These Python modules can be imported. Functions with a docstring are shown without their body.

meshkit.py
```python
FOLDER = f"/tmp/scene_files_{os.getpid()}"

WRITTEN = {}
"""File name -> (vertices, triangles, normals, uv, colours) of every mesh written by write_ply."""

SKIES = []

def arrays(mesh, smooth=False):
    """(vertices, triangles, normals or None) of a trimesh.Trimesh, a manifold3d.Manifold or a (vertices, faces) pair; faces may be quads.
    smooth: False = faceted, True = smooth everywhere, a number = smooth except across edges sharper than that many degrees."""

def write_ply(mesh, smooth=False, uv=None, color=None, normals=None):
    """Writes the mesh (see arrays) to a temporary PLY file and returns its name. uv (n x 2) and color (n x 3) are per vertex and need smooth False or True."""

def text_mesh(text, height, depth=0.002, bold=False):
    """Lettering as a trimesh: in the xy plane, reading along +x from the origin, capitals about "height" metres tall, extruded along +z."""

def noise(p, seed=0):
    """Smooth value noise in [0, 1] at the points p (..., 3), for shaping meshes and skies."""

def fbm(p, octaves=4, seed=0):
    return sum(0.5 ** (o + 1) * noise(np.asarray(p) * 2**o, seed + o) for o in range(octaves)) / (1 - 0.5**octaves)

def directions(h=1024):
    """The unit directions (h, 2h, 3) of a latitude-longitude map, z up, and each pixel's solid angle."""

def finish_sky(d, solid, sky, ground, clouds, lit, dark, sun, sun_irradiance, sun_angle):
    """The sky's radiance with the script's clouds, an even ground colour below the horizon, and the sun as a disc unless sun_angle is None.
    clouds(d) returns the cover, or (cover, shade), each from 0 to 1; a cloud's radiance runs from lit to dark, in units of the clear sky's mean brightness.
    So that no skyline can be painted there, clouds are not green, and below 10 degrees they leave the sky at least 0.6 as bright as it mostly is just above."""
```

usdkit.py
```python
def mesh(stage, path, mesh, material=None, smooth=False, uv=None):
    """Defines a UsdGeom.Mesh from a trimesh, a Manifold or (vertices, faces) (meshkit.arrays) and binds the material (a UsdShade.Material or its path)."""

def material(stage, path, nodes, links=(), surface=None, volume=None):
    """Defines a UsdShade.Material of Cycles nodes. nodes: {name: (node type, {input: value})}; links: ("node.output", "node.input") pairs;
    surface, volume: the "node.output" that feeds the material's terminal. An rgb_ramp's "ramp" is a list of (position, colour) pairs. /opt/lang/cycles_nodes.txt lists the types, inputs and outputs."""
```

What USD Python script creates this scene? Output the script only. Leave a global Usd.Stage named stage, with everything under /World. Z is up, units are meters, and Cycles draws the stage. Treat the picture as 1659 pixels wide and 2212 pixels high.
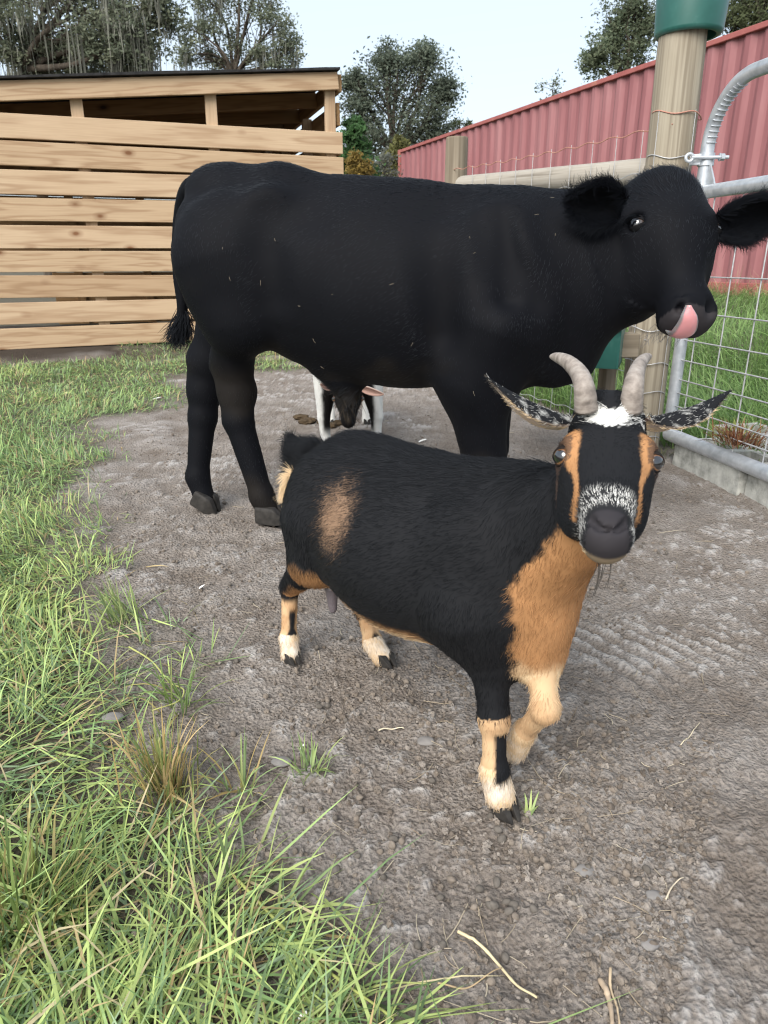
import math
import numpy as np, trimesh, usdkit, meshkit
from pxr import Usd, UsdGeom, UsdLux, UsdShade, Gf, Sdf, Vt
from scipy.spatial import cKDTree

stage = Usd.Stage.CreateInMemory()
UsdGeom.SetStageUpAxis(stage, UsdGeom.Tokens.z)
UsdGeom.SetStageMetersPerUnit(stage, 1.0)
UsdGeom.Xform.Define(stage, '/World')
UsdGeom.Scope.Define(stage, '/World/Looks')

# ------------------------------------------------------------------ camera
CAM_H, PITCH = 0.75, math.radians(19.5)
FPX, CX, CY = 1529.6, 829.5, 1106.0            # the lens measured on a 1659 x 2212 print of the photograph
cam = UsdGeom.Camera.Define(stage, '/World/camera')
cam.CreateHorizontalApertureAttr(36.0)
cam.CreateFocalLengthAttr(36.0 * FPX / 1659.0)
cam.CreateClippingRangeAttr(Gf.Vec2f(0.02, 2000.0))
cam.CreateFStopAttr(15.0)
cam.CreateFocusDistanceAttr(1.25)
cam.CreateExposureAttr(1.85)
cam.AddTranslateOp().Set(Gf.Vec3d(0, 0, CAM_H))
cam.AddRotateXOp().Set(90.0 - math.degrees(PITCH))

# ------------------------------------------------------------------ sky and sun (soft evening light, low behind the camera)
SUN_AZ, SUN_EL = math.radians(208.0), math.radians(40.0)      # azimuth from +y towards +x
sd = np.array([math.sin(SUN_AZ) * math.cos(SUN_EL), math.cos(SUN_AZ) * math.cos(SUN_EL), math.sin(SUN_EL)])
sky = UsdLux.DomeLight.Define(stage, '/World/sky')
sky_m = usdkit.material(stage, '/World/Looks/sky_air', {
    's': ('sky_texture', {'sky_type': 'single_scattering', 'sun_disc': False, 'sun_elevation': SUN_EL, 'sun_rotation': SUN_AZ,
                          'air_density': 1.0, 'aerosol_density': 3.0, 'ozone_density': 1.0}),
    'veil': ('mix_color', {'fac': 0.72, 'b': (3.42, 3.82, 4.18), 'use_clamp': False, 'use_clamp_result': False}),
    'b': ('background_shader', {'strength': 0.08})}, [('s.color', 'veil.a'), ('veil.result', 'b.color')], surface='b.background')
UsdShade.MaterialBindingAPI.Apply(sky.GetPrim()).Bind(sky_m)
sun = UsdLux.DistantLight.Define(stage, '/World/sun')
sun.CreateNormalizeAttr(True)
sun.CreateIntensityAttr(0.4)
sun.CreateAngleAttr(45.0)
sun.CreateColorAttr(Gf.Vec3f(1.0, 0.955, 0.90))
_zx = sd; _x = np.cross([0, 0, 1.0], _zx); _x /= np.linalg.norm(_x); _y = np.cross(_zx, _x)
sun.AddTransformOp().Set(Gf.Matrix4d(*_x, 0, *_y, 0, *_zx, 0, 0, 0, 10, 1))
sky.GetPrim().SetCustomDataByKey('kind', 'structure')

# ------------------------------------------------------------------ helpers
def V(*a): return np.array(a, float)
SP, CP = math.sin(PITCH), math.cos(PITCH)
def P(px, py, Y=None, z=None):
    """The point of the place that the photograph shows at (px, py), given how far forward it lies (Y) or its height (z)."""
    a, u = px - CX, CY - py
    r = V(a, FPX * CP + u * SP, -FPX * SP + u * CP)
    t = Y / r[1] if Y is not None else (z - CAM_H) / r[2]
    return V(0, 0, CAM_H) + r * t
def project(p):
    p = np.asarray(p, float) - V(0, 0, CAM_H)
    f = p[..., 1] * CP - p[..., 2] * SP
    u = p[..., 1] * SP + p[..., 2] * CP
    return np.stack([CX + FPX * p[..., 0] / f, CY - FPX * u / f, f], -1)
def unit(v):
    v = np.asarray(v, float); return v / np.maximum(np.linalg.norm(v, axis=-1, keepdims=True), 1e-12)

_used = {}
def path_for(name, parent=None):
    base = str(parent.GetPath()) if parent is not None else '/World'
    k = _used.get((base, name), -1) + 1
    _used[(base, name)] = k
    return f'{base}/{name}' + (f'_{k:03d}' if k else '')
def tag(prim, label=None, cat=None, group=None, kind=None):
    for key, val in (('label', label), ('category', cat), ('group', group), ('kind', kind)):
        if val: prim.SetCustomDataByKey(key, val)
    return prim
def thing(name, label, cat, group=None, M=None):
    x = UsdGeom.Xform.Define(stage, path_for(name))
    if M is not None: x.AddTransformOp().Set(M)
    return tag(x.GetPrim(), label, cat, group)
def gfm(R, t):
    """Matrix from column axes R (3x3) and place t."""
    return Gf.Matrix4d(*R[:, 0], 0, *R[:, 1], 0, *R[:, 2], 0, *t, 1)
def bind(prim, m): UsdShade.MaterialBindingAPI.Apply(prim).Bind(m)
def add(name, mesh, m, parent=None, smooth=False, col=None, gc=None, M=None, label=None, cat=None, group=None, kind=None, extra=None):
    """One Mesh prim. col: (n,3) colours per vertex or a function of the vertices; gc: grain coordinates likewise."""
    v, f, n = meshkit.arrays(mesh, smooth)
    g = UsdGeom.Mesh.Define(stage, path_for(name, parent))
    g.CreatePointsAttr(Vt.Vec3fArray.FromNumpy(v.astype(np.float32)))
    g.CreateFaceVertexCountsAttr(Vt.IntArray.FromNumpy(np.full(len(f), 3, np.int32)))
    g.CreateFaceVertexIndicesAttr(Vt.IntArray.FromNumpy(f.astype(np.int32).ravel()))
    g.CreateSubdivisionSchemeAttr('none')
    if n is not None:
        g.CreateNormalsAttr(Vt.Vec3fArray.FromNumpy(n.astype(np.float32))); g.SetNormalsInterpolation('vertex')
    api = UsdGeom.PrimvarsAPI(g)
    for key, val in (('col', col), ('gc', gc)):
        if val is not None:
            val = val(v) if callable(val) else val
            api.CreatePrimvar(key, Sdf.ValueTypeNames.Color3fArray if key == 'col' else Sdf.ValueTypeNames.Float3Array, 'vertex').Set(Vt.Vec3fArray.FromNumpy(np.asarray(val, np.float32)))
    if M is not None: g.AddTransformOp().Set(M)
    bind(g.GetPrim(), m)
    return tag(g.GetPrim(), label, cat, group, kind)
def curves(name, pts, widths, m, parent=None, col=None, **kw):
    """pts (n,k,3) strands of k points each; widths (n,k)."""
    n, k = pts.shape[:2]
    g = UsdGeom.BasisCurves.Define(stage, path_for(name, parent))
    g.CreateTypeAttr('linear'); g.CreateWrapAttr('nonperiodic')
    g.CreateCurveVertexCountsAttr(Vt.IntArray.FromNumpy(np.full(n, k, np.int32)))
    g.CreatePointsAttr(Vt.Vec3fArray.FromNumpy(pts.reshape(-1, 3).astype(np.float32)))
    g.CreateWidthsAttr(Vt.FloatArray.FromNumpy(np.asarray(widths, np.float32).ravel())); g.SetWidthsInterpolation('vertex')
    if col is not None:
        UsdGeom.PrimvarsAPI(g).CreatePrimvar('col', Sdf.ValueTypeNames.Color3fArray, 'vertex').Set(Vt.Vec3fArray.FromNumpy(np.repeat(col, k, 0).astype(np.float32) if len(col) == n else col.astype(np.float32)))
    bind(g.GetPrim(), m)
    return tag(g.GetPrim(), **kw)
def mat(name, nodes, links, surface='p.BSDF', **kw):
    return usdkit.material(stage, '/World/Looks/' + name, nodes, links, surface=surface, **kw)
def cat_mesh(parts): return trimesh.util.concatenate(parts)
def cbox(lx, ly, lz, c=0.003):
    """Box with chamfered edges, centred."""
    s = np.array([[a, b, d] for a in (-1, 1) for b in (-1, 1) for d in (-1, 1)], float)
    h = V(lx, ly, lz) / 2
    pts = [s * (h - c * (1 - np.eye(3)[k])) for k in range(3)]
    return trimesh.convex.convex_hull(np.vstack(pts))
def tube(pts, r, sides=8, caps=True, flat=None):
    """Tube along a polyline; r number or per point."""
    p = np.asarray(pts, float); n = len(p); r = np.broadcast_to(r, (n,)).astype(float)
    t = unit(np.gradient(p, axis=0))
    a = np.zeros_like(p); ref = V(0, 0, 1) if abs(t[0, 2]) < 0.9 else V(1, 0, 0)
    cur = unit(np.cross(t[0], ref))
    for i in range(n):
        cur = unit(cur - t[i] * (cur @ t[i])); a[i] = cur
    b = np.cross(t, a)
    ang = np.arange(sides) * 2 * np.pi / sides
    ring = np.cos(ang)[None, :, None] * a[:, None] + np.sin(ang)[None, :, None] * b[:, None]
    v = (p[:, None] + r[:, None, None] * ring).reshape(-1, 3)
    i, j = np.meshgrid(np.arange(n - 1), np.arange(sides), indexing='ij')
    q = np.stack([i * sides + j, i * sides + (j + 1) % sides, (i + 1) * sides + (j + 1) % sides, (i + 1) * sides + j], -1).reshape(-1, 4)
    f = np.vstack([q[:, [0, 1, 2]], q[:, [0, 2, 3]]])
    if caps:
        m = len(v); v = np.vstack([v, p[:1], p[-1:]])
        k = np.arange(sides)
        f = np.vstack([f, np.stack([(k + 1) % sides, k, np.full(sides, m)], 1), np.stack([(n - 1) * sides + k, (n - 1) * sides + (k + 1) % sides, np.full(sides, m + 1)], 1)])
    return trimesh.Trimesh(v, f, process=False)
def lathe(profile, sides=32):
    """Closed solid of revolution about z from (r, z) pairs."""
    pr = np.asarray(profile, float); n = len(pr); ang = np.arange(sides) * 2 * np.pi / sides
    v = np.stack([pr[:, 0, None] * np.cos(ang), pr[:, 0, None] * np.sin(ang), np.repeat(pr[:, 1, None], sides, 1)], -1).reshape(-1, 3)
    i, j = np.meshgrid(np.arange(n - 1), np.arange(sides), indexing='ij')
    q = np.stack([i * sides + j, i * sides + (j + 1) % sides, (i + 1) * sides + (j + 1) % sides, (i + 1) * sides + j], -1).reshape(-1, 4)
    return trimesh.Trimesh(v, np.vstack([q[:, [0, 1, 2]], q[:, [0, 2, 3]]]), process=False)
def bez(pts, n):
    """Smooth polyline through the given points (Catmull-Rom)."""
    p = np.asarray(pts, float); p = np.vstack([2 * p[0] - p[1], p, 2 * p[-1] - p[-2]])
    out = []
    for s in np.linspace(0, len(p) - 3 - 1e-9, n):
        i = int(s); t = s - i; a, b, c, d = p[i:i + 4]
        out.append(0.5 * (2 * b + (c - a) * t + (2 * a - 5 * b + 4 * c - d) * t * t + (3 * b - a - 3 * c + d) * t ** 3))
    return np.array(out)
def smoothstep(a, b, x):
    t = np.clip((np.asarray(x, float) - a) / (b - a), 0, 1); return t * t * (3 - 2 * t)
def lerp(a, b, t):
    t = np.asarray(t)[..., None]; return np.asarray(a) * (1 - t) + np.asarray(b) * t
UP = V(0, 0, 1)
# ================================================================== materials
def ramp_noise(name, scale, stops, detail=6, rough=0.6, bump=0.0, bscale=None, roughness=0.9, spec=0.2, stretch=(1, 1, 1), coord='pos', dist=0.01, extra_links=()):
    nodes = {'g': ('geometry', {}), 'm': ('mapping', {'scale': stretch}), 'n': ('noise_texture', {'scale': scale, 'detail': detail, 'roughness': rough}),
             'r': ('rgb_ramp', {'ramp': stops}), 'p': ('principled_bsdf', {'roughness': roughness, 'specular_ior_level': spec})}
    links = [('m.vector', 'n.vector'), ('n.fac', 'r.fac'), ('r.color', 'p.base_color')]
    if coord == 'pos': links.append(('g.position', 'm.vector'))
    else:
        nodes['a'] = ('attribute', {'attribute': 'gc'}); links.append(('a.vector', 'm.vector'))
    if bump:
        nodes['n2'] = ('noise_texture', {'scale': bscale or scale * 3, 'detail': 6, 'roughness': 0.65})
        nodes['b'] = ('bump', {'strength': bump, 'distance': dist})
        links += [('m.vector', 'n2.vector'), ('n2.fac', 'b.height'), ('b.normal', 'p.normal')]
    return mat(name, nodes, links)

def wood(name, pale, mid, dark, knot=(0.10, 0.045, 0.02), rough=0.75, ring=44.0, contrast=1.0, knots=True, cross=7.0, bigs=2.2):
    """Sawn timber: grain runs along x of the grain coordinates; growth rings, fine fibre, knots."""
    nodes = {
        'a': ('attribute', {'attribute': 'gc'}),
        'm': ('mapping', {'scale': (0.55, cross, cross)}), 'gm': ('mapping', {'scale': (1.0, cross / 7, cross / 7)}),
        'warp': ('noise_texture', {'scale': 1.3, 'detail': 3, 'roughness': 0.5}),
        'wm': ('math', {'math_type': 'multiply', 'value2': ring}),
        'fr': ('math', {'math_type': 'sine'}),
        'mr': ('map_range', {'from_min': -1.0, 'from_max': 1.0, 'to_min': 0.0, 'to_max': 1.0}),
        'fm': ('mapping', {'scale': (3.0, 220.0, 220.0)}),
        'fn': ('noise_texture', {'scale': 1.0, 'detail': 3, 'roughness': 0.6}),
        'big': ('noise_texture', {'scale': bigs, 'detail': 4, 'roughness': 0.6}),
        'c1': ('mix_color', {'a': pale, 'b': mid}), 'c2': ('mix_color', {'b': dark}), 'c3': ('mix_color', {'blend_type': 'multiply', 'fac': 0.5 * contrast}),
        'fr2': ('rgb_ramp', {'ramp': [(0.25, (0.62, 0.58, 0.52)), (0.7, (1.0, 1.0, 1.0))]}),
        'pw': ('math', {'math_type': 'power', 'value2': 3.0}), 'k': ('math', {'math_type': 'multiply', 'value2': 0.62 * contrast, 'use_clamp': True}),
        'bm': ('bump', {'strength': 0.25, 'distance': 0.002}),
        'p': ('principled_bsdf', {'roughness': rough, 'specular_ior_level': 0.25})}
    links = [('a.vector', 'm.vector'), ('m.vector', 'warp.vector'), ('warp.fac', 'wm.value1'), ('wm.value', 'fr.value1'), ('fr.value', 'mr.value'),
             ('a.vector', 'fm.vector'), ('fm.vector', 'fn.vector'), ('a.vector', 'gm.vector'), ('gm.vector', 'big.vector'),
             ('big.fac', 'c1.fac'), ('c1.result', 'c2.a'), ('mr.result', 'pw.value1'), ('pw.value', 'k.value1'), ('k.value', 'c2.fac'),
             ('fn.fac', 'fr2.fac'), ('c2.result', 'c3.a'), ('fr2.color', 'c3.b'), ('fn.fac', 'bm.height'), ('bm.normal', 'p.normal')]
    last = 'c3.result'
    if knots:
        nodes.update({'km': ('mapping', {'scale': (2.9, 0.15, 5.2)}), 'kv': ('voronoi_texture', {'feature': 'f1', 'scale': 1.0, 'randomness': 1.0}),
                      'kw': ('noise_texture', {'scale': 30.0, 'detail': 2}), 'kwm': ('mix_vector', {'fac': 0.02}),
                      'kr': ('rgb_ramp', {'ramp': [(0.0, (1, 1, 1)), (0.06, (0.95, 0.95, 0.95)), (0.10, (0.45, 0.45, 0.45)), (0.19, (0, 0, 0)), (1.0, (0, 0, 0))]}),
                      'kc': ('mix_color', {'b': knot})})
        links += [('a.vector', 'km.vector'), ('km.vector', 'kwm.a'), ('a.vector', 'kw.vector'), ('kw.color', 'kwm.b'), ('kwm.result', 'kv.vector'), ('kv.distance', 'kr.fac'), ('kr.color', 'kc.fac'), (last, 'kc.a')]
        last = 'kc.result'
    links.append((last, 'p.base_color'))
    return mat(name, nodes, links)

WOODS = [wood('pine_a', (0.465, 0.345, 0.225), (0.41, 0.29, 0.18), (0.27, 0.165, 0.092), knot=(0.14, 0.06, 0.025)),
         wood('pine_b', (0.505, 0.38, 0.255), (0.445, 0.32, 0.205), (0.30, 0.19, 0.11), knot=(0.16, 0.07, 0.03), ring=24.0),
         wood('pine_c', (0.43, 0.31, 0.195), (0.375, 0.255, 0.155), (0.25, 0.15, 0.082), knot=(0.12, 0.05, 0.025), ring=36.0)]
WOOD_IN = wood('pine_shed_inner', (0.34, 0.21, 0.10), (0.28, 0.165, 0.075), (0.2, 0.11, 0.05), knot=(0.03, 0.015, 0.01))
WOOD_GREY = wood('weathered_timber', (0.25, 0.215, 0.165), (0.19, 0.16, 0.12), (0.11, 0.09, 0.065), rough=0.9, ring=14.0, knots=False, cross=16.0, bigs=4.0)
POST_WOOD = wood('treated_post', (0.34, 0.31, 0.245), (0.25, 0.218, 0.165), (0.15, 0.125, 0.092), rough=0.85, ring=15.0, knots=False, contrast=1.0, cross=26.0, bigs=5.0)
RAIL_WOOD = wood('silvered_log', (0.38, 0.36, 0.32), (0.29, 0.265, 0.225), (0.13, 0.11, 0.085), rough=0.9, ring=12.0, knots=False, contrast=1.1, cross=24.0, bigs=4.0)

def rnd_gc(seed, v):
    o = np.random.default_rng(seed).uniform(-40, 40, 3)
    return v + o
_bseed = [0]
def board(name, p0, p1, up, w, t, m, parent, c=0.003, bow=0.0, **kw):
    """A sawn board from p0 to p1 (ends of its centre line), w across along 'up', t thick."""
    _bseed[0] += 1
    p0, p1 = V(*p0), V(*p1); L = np.linalg.norm(p1 - p0); x = (p1 - p0) / L
    z = unit(V(*up) - x * (V(*up) @ x)); y = np.cross(z, x)
    b = cbox(L, t, w, c)
    R = np.stack([x, y, z], 1)
    seed = _bseed[0]
    return add(name, b, m, parent, M=gfm(R, (p0 + p1) / 2), gc=lambda v: rnd_gc(seed, v), **kw)

# ================================================================== ground
FP1, FP2 = V(1.035, 2.85), V(0.41, 4.45)                 # gate post and brace post
FD = unit(FP2 - FP1); FN = V(FD[1], -FD[0])              # along the fence; out of the pen
def out_of_pen(x, y): return (x - FP1[0]) * FN[0] + (y - FP1[1]) * FN[1]
# edge of the bare earth, as walked on the ground
EDGE = [P(*q, z=0)[:2] for q in [(452, 742), (372, 800), (392, 868), (215, 905), (205, 960), (255, 1040), (262, 1150), (290, 1280), (355, 1340), (335, 1480), (325, 1600), (370, 1720), (450, 1830), (545, 1960), (610, 2090), (760, 2200), (840, 2300)]]
EDGE = [V(-1.45, 5.9)] + [V(*e) for e in EDGE] + [V(0.1, 0.1)]
_e = bez(EDGE, 120)
def grass_amount(x, y):
    """How much of the ground is turf: 1 deep in the lawn, 0 on the bare earth."""
    q = np.stack([np.ravel(x), np.ravel(y)], 1)
    order = np.argsort(_e[:, 1])
    ex = np.interp(q[:, 1], _e[order, 1], _e[order, 0])
    s = ex - q[:, 0]
    n = meshkit.fbm(np.c_[q * 3.2, np.zeros(len(q))], 4, 5) - 0.5
    wide = 0.12 + 0.05 * q[:, 1]
    a = smoothstep(-0.6, 1.0, s / wide + n * 2.6)
    shed = smoothstep(5.0, 5.35, q[:, 1] - 0.30 * (q[:, 0] + 1.0)) * smoothstep(0.6, 0.2, q[:, 0])   # strip of turf before the shed
    a = np.maximum(a, shed * smoothstep(0.35, 0.6, n + 0.5))
    o = out_of_pen(q[:, 0], q[:, 1])
    a = np.maximum(a, smoothstep(0.12, 0.35, o + n * 0.3))
    a = np.maximum(a, smoothstep(6.9, 7.6, q[:, 1]))
    ws = (q[:, 0] + 3.06) * 0.932 + (q[:, 1] - 5.74) * 0.363; wn = (q[:, 0] + 3.06) * 0.363 - (q[:, 1] - 5.74) * 0.932
    a = np.where((ws < 2.7) & (wn < 0.02 + 0.22 * n + 0.26 * (ws < 0.9)) & (wn > -2.4), 0.0, a)
    return a.reshape(np.shape(x))
def base_height(x, y):
    o = out_of_pen(x, y)
    rise = 0.35 * smoothstep(0.3, 4.6, o)
    far = 0.5 * smoothstep(14, 60, np.hypot(x, y)) * meshkit.noise(np.stack([np.asarray(x) * 0.03, np.asarray(y) * 0.03, np.zeros(np.shape(x))], -1), 3)
    return rise + far
def ground_height(x, y):
    x, y = np.asarray(x, float), np.asarray(y, float)
    z0 = np.zeros_like(x); p = np.stack([x, y, z0], -1)
    h = base_height(x, y)
    near = smoothstep(8.5, 4.5, np.hypot(x, y))
    # raked furrows left by dragging, curving with the distance
    ph = (x * 0.84 + y * 0.54) * 165 + 9.0 * meshkit.fbm(p * 2.6, 3, 21)
    fur = np.sin(ph) * smoothstep(0.48, 0.66, meshkit.fbm(p * 3.1 + 7, 3, 33)) * smoothstep(-0.25, 0.1, x + 0.2 * (1.3 - y))
    bare = 1 - grass_amount(x, y)
    rough = (meshkit.fbm(p * 9, 3, 2) - 0.5) * 0.017 + (meshkit.fbm(p * 38, 3, 8) - 0.5) * 0.013 + (np.abs(meshkit.fbm(p * 95, 2, 12) - 0.5)) * 0.016
    scuff = -0.006 * smoothstep(0.60, 0.72, meshkit.fbm(p * 6.3 + 3, 2, 44))
    ws = (x + 3.06) * 0.932 + (y - 5.74) * 0.363; wn = (x + 3.06) * 0.363 - (y - 5.74) * 0.932
    h = h + (0.085 + 0.03 * (meshkit.fbm(p * 5, 3, 19) - 0.5)) * smoothstep(0.34, 0.05, wn) * smoothstep(-2.9, -2.5, wn) * smoothstep(3.25, 2.85, ws)
    return h + near * ((rough + scuff) * (0.35 + 0.65 * bare) + 0.0052 * fur * bare) - 0.004
def make_axis(a, b, lo, hi, fine, grow):
    c = list(np.arange(lo, hi, fine)); s = fine
    x = c[-1]; right = []
    while x < b: s = min(s * grow, 25.0); x += s; right.append(x)
    s = fine; x = c[0]; left = []
    while x > a: s = min(s * grow, 25.0); x -= s; left.append(x)
    return np.array(left[::-1] + c + right)
gx = make_axis(-260, 260, -0.75, 1.05, 0.0052, 1.045)
gy_ = [0.30]; s_ = 0.0045
while gy_[-1] < 420: s_ = max(0.0045, 0.0045 * (gy_[-1] / 0.75) ** 1.25 if gy_[-1] < 12 else s_ * 1.1); gy_.append(gy_[-1] + s_)
gy = np.array([-40, -20, -8, -3, -1, 0.0, 0.12, 0.22] + gy_)
GX, GY = np.meshgrid(gx, gy, indexing='ij')
GZ = ground_height(GX, GY)
nx_, ny_ = GX.shape
ii, jj = np.meshgrid(np.arange(nx_ - 1), np.arange(ny_ - 1), indexing='ij')
gq = np.stack([ii * ny_ + jj, (ii + 1) * ny_ + jj, (ii + 1) * ny_ + jj + 1, ii * ny_ + jj + 1], -1).reshape(-1, 4)
gv = np.stack([GX, GY, GZ], -1).reshape(-1, 3)
gmask = grass_amount(GX, GY).reshape(-1)
_hf = ground_height(GX, GY) - base_height(GX, GY)
from scipy.ndimage import gaussian_filter
wet = (smoothstep(0.001, 0.006, _hf - gaussian_filter(_hf, 5)) * smoothstep(0.38, 0.60, meshkit.fbm(np.stack([GX * 2.3 + 5, GY * 2.3, GX * 0], -1), 4, 71))).reshape(-1)
_ws = (gv[:, 0] + 3.06) * 0.932 + (gv[:, 1] - 5.74) * 0.363; _wn = (gv[:, 0] + 3.06) * 0.363 - (gv[:, 1] - 5.74) * 0.932
_mound = smoothstep(0.32, 0.16, _wn + 0.2 * (meshkit.fbm(gv * [6, 6, 0], 3, 29) - 0.5)) * smoothstep(-3.0, -2.6, _wn) * smoothstep(3.3, 3.0, _ws)
ground_m = mat('earth', {
    'mo': ('mix_color', {'b': (0.050, 0.040, 0.032)}),
    'g': ('geometry', {}), 'a': ('attribute', {'attribute': 'col'}), 'sp': ('separate_color', {}),
    'n1': ('noise_texture', {'scale': 5.0, 'detail': 8, 'roughness': 0.68}), 'r1': ('rgb_ramp', {'ramp': [(0.28, (0.155, 0.127, 0.104)), (0.48, (0.232, 0.203, 0.177)), (0.66, (0.305, 0.279, 0.255)), (0.8, (0.36, 0.34, 0.32))]}),
    'n2': ('noise_texture', {'scale': 120.0, 'detail': 6, 'roughness': 0.75}), 'r2': ('rgb_ramp', {'ramp': [(0.30, (0.34, 0.31, 0.28)), (0.52, (1, 1, 1)), (0.75, (1.25, 1.25, 1.25))]}),
    'mu': ('mix_color', {'blend_type': 'multiply', 'fac': 0.8, 'use_clamp': False, 'use_clamp_result': False}),
    'n3': ('noise_texture', {'scale': 22.0, 'detail': 6, 'roughness': 0.7}), 'r3': ('rgb_ramp', {'ramp': [(0.3, (0.055, 0.048, 0.034)), (0.55, (0.105, 0.094, 0.068)), (0.8, (0.17, 0.15, 0.115))]}),
    'mg': ('mix_color', {}), 'dy': ('mix_color', {'b': (0.44, 0.42, 0.40)}), 'df': ('math', {'math_type': 'multiply', 'value2': 0.85}), 'cl': ('math', {'math_type': 'multiply', 'value2': 1.0}),
    'vb': ('voronoi_texture', {'scale': 150.0, 'feature': 'smooth_f1', 'smoothness': 0.4}), 'nb': ('noise_texture', {'scale': 180.0, 'detail': 5, 'roughness': 0.75}),
    'ab': ('math', {'math_type': 'add'}), 'bm': ('bump', {'strength': 0.9, 'distance': 0.008}),
    'p': ('principled_bsdf', {'roughness': 0.95, 'specular_ior_level': 0.15})},
    [('g.position', 'n1.vector'), ('g.position', 'n2.vector'), ('g.position', 'n3.vector'), ('g.position', 'vb.vector'), ('g.position', 'nb.vector'),
     ('n1.fac', 'r1.fac'), ('n2.fac', 'r2.fac'), ('n3.fac', 'r3.fac'), ('r1.color', 'mu.a'), ('r2.color', 'mu.b'), ('mu.result', 'dy.a'), ('sp.b', 'df.value1'), ('df.value', 'dy.fac'), ('dy.result', 'mo.a'), ('sp.g', 'mo.fac'), ('mo.result', 'mg.a'), ('r3.color', 'mg.b'),
     ('a.color', 'sp.color'), ('sp.r', 'mg.fac'), ('mg.result', 'p.base_color'), ('vb.distance', 'ab.value1'), ('nb.fac', 'ab.value2'), ('ab.value', 'bm.height'), ('bm.normal', 'p.normal')])
add('ground', (gv, gq), ground_m, smooth=True, col=np.c_[gmask, _mound, wet], label='bare grey-brown trampled earth of the animal pen with turf around', kind='structure')

# ================================================================== shelter
WA, WB = V(-3.06, 5.74), V(-0.362, 6.79)
WS = V(0.932, 0.363, 0); WS /= np.linalg.norm(WS); WN = V(WS[1], -WS[0], 0)
def onwall(px, py, off=0.0):
    o = V(0, 0, CAM_H); r = P(px, py, Y=1.0) - o
    t = ((V(*WA, 0) + WN * off - o) @ WN) / (r @ WN)
    q = o + r * t
    return (q - V(*WA, 0)) @ WS, q[2]                     # along the wall, height
def wp(s, z, off=0.0): return V(*WA, 0) + WS * s + UP * z + WN * off
LW = (V(*WB, 0) - V(*WA, 0)) @ WS
shed = thing('timber_shed', 'open-slatted timber shed with dark sloping roof at the left behind the black calf', 'shed')
ROWS = [((242, 300), 739, (288.5, 331.5)), ((302, 358), 739, (341.5, 385)), ((366, 419), 415, (378.5, 427.5)), ((427, 477), 387, (434, 481)), ((487, 536), 381, (489, 537)),
        ((542, 588), 381, (542.5, 586)), ((596, 643), 381, (593.5, 640)), ((655, 701), 400, (645, 689)), ((710, 756), 440, (694, 735))]
levels = []
S0, S1 = -1.1, None
cs, cz = onwall(739, 300); S1 = cs
for k, ((lt, lb), rx, (rt, rb)) in enumerate(ROWS):
    (s0, zt0), (_, zb0) = onwall(0, lt), onwall(0, lb); (s1, zt1), (_, zb1) = onwall(rx, rt), onwall(rx, rb)
    w = ((zt0 - zb0) + (zt1 - zb1)) / 2; m0, m1 = (zt0 + zb0) / 2, (zt1 + zb1) / 2
    g = (m1 - m0) / (s1 - s0)
    levels.append((m0 + m1) / 2)
    jit = [0.0, 0.004, -0.012, 0.008, 0.0, -0.006, 0.01, 0.004, -0.008][k]
    board('board', wp(S0, m0 + g * (S0 - s0)), wp(S1 + jit, m1 + g * (S1 - s1)), UP, w, 0.036, WOODS[[1, 0, 1, 0, 1, 0, 2, 1, 0][k]], shed)
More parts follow.
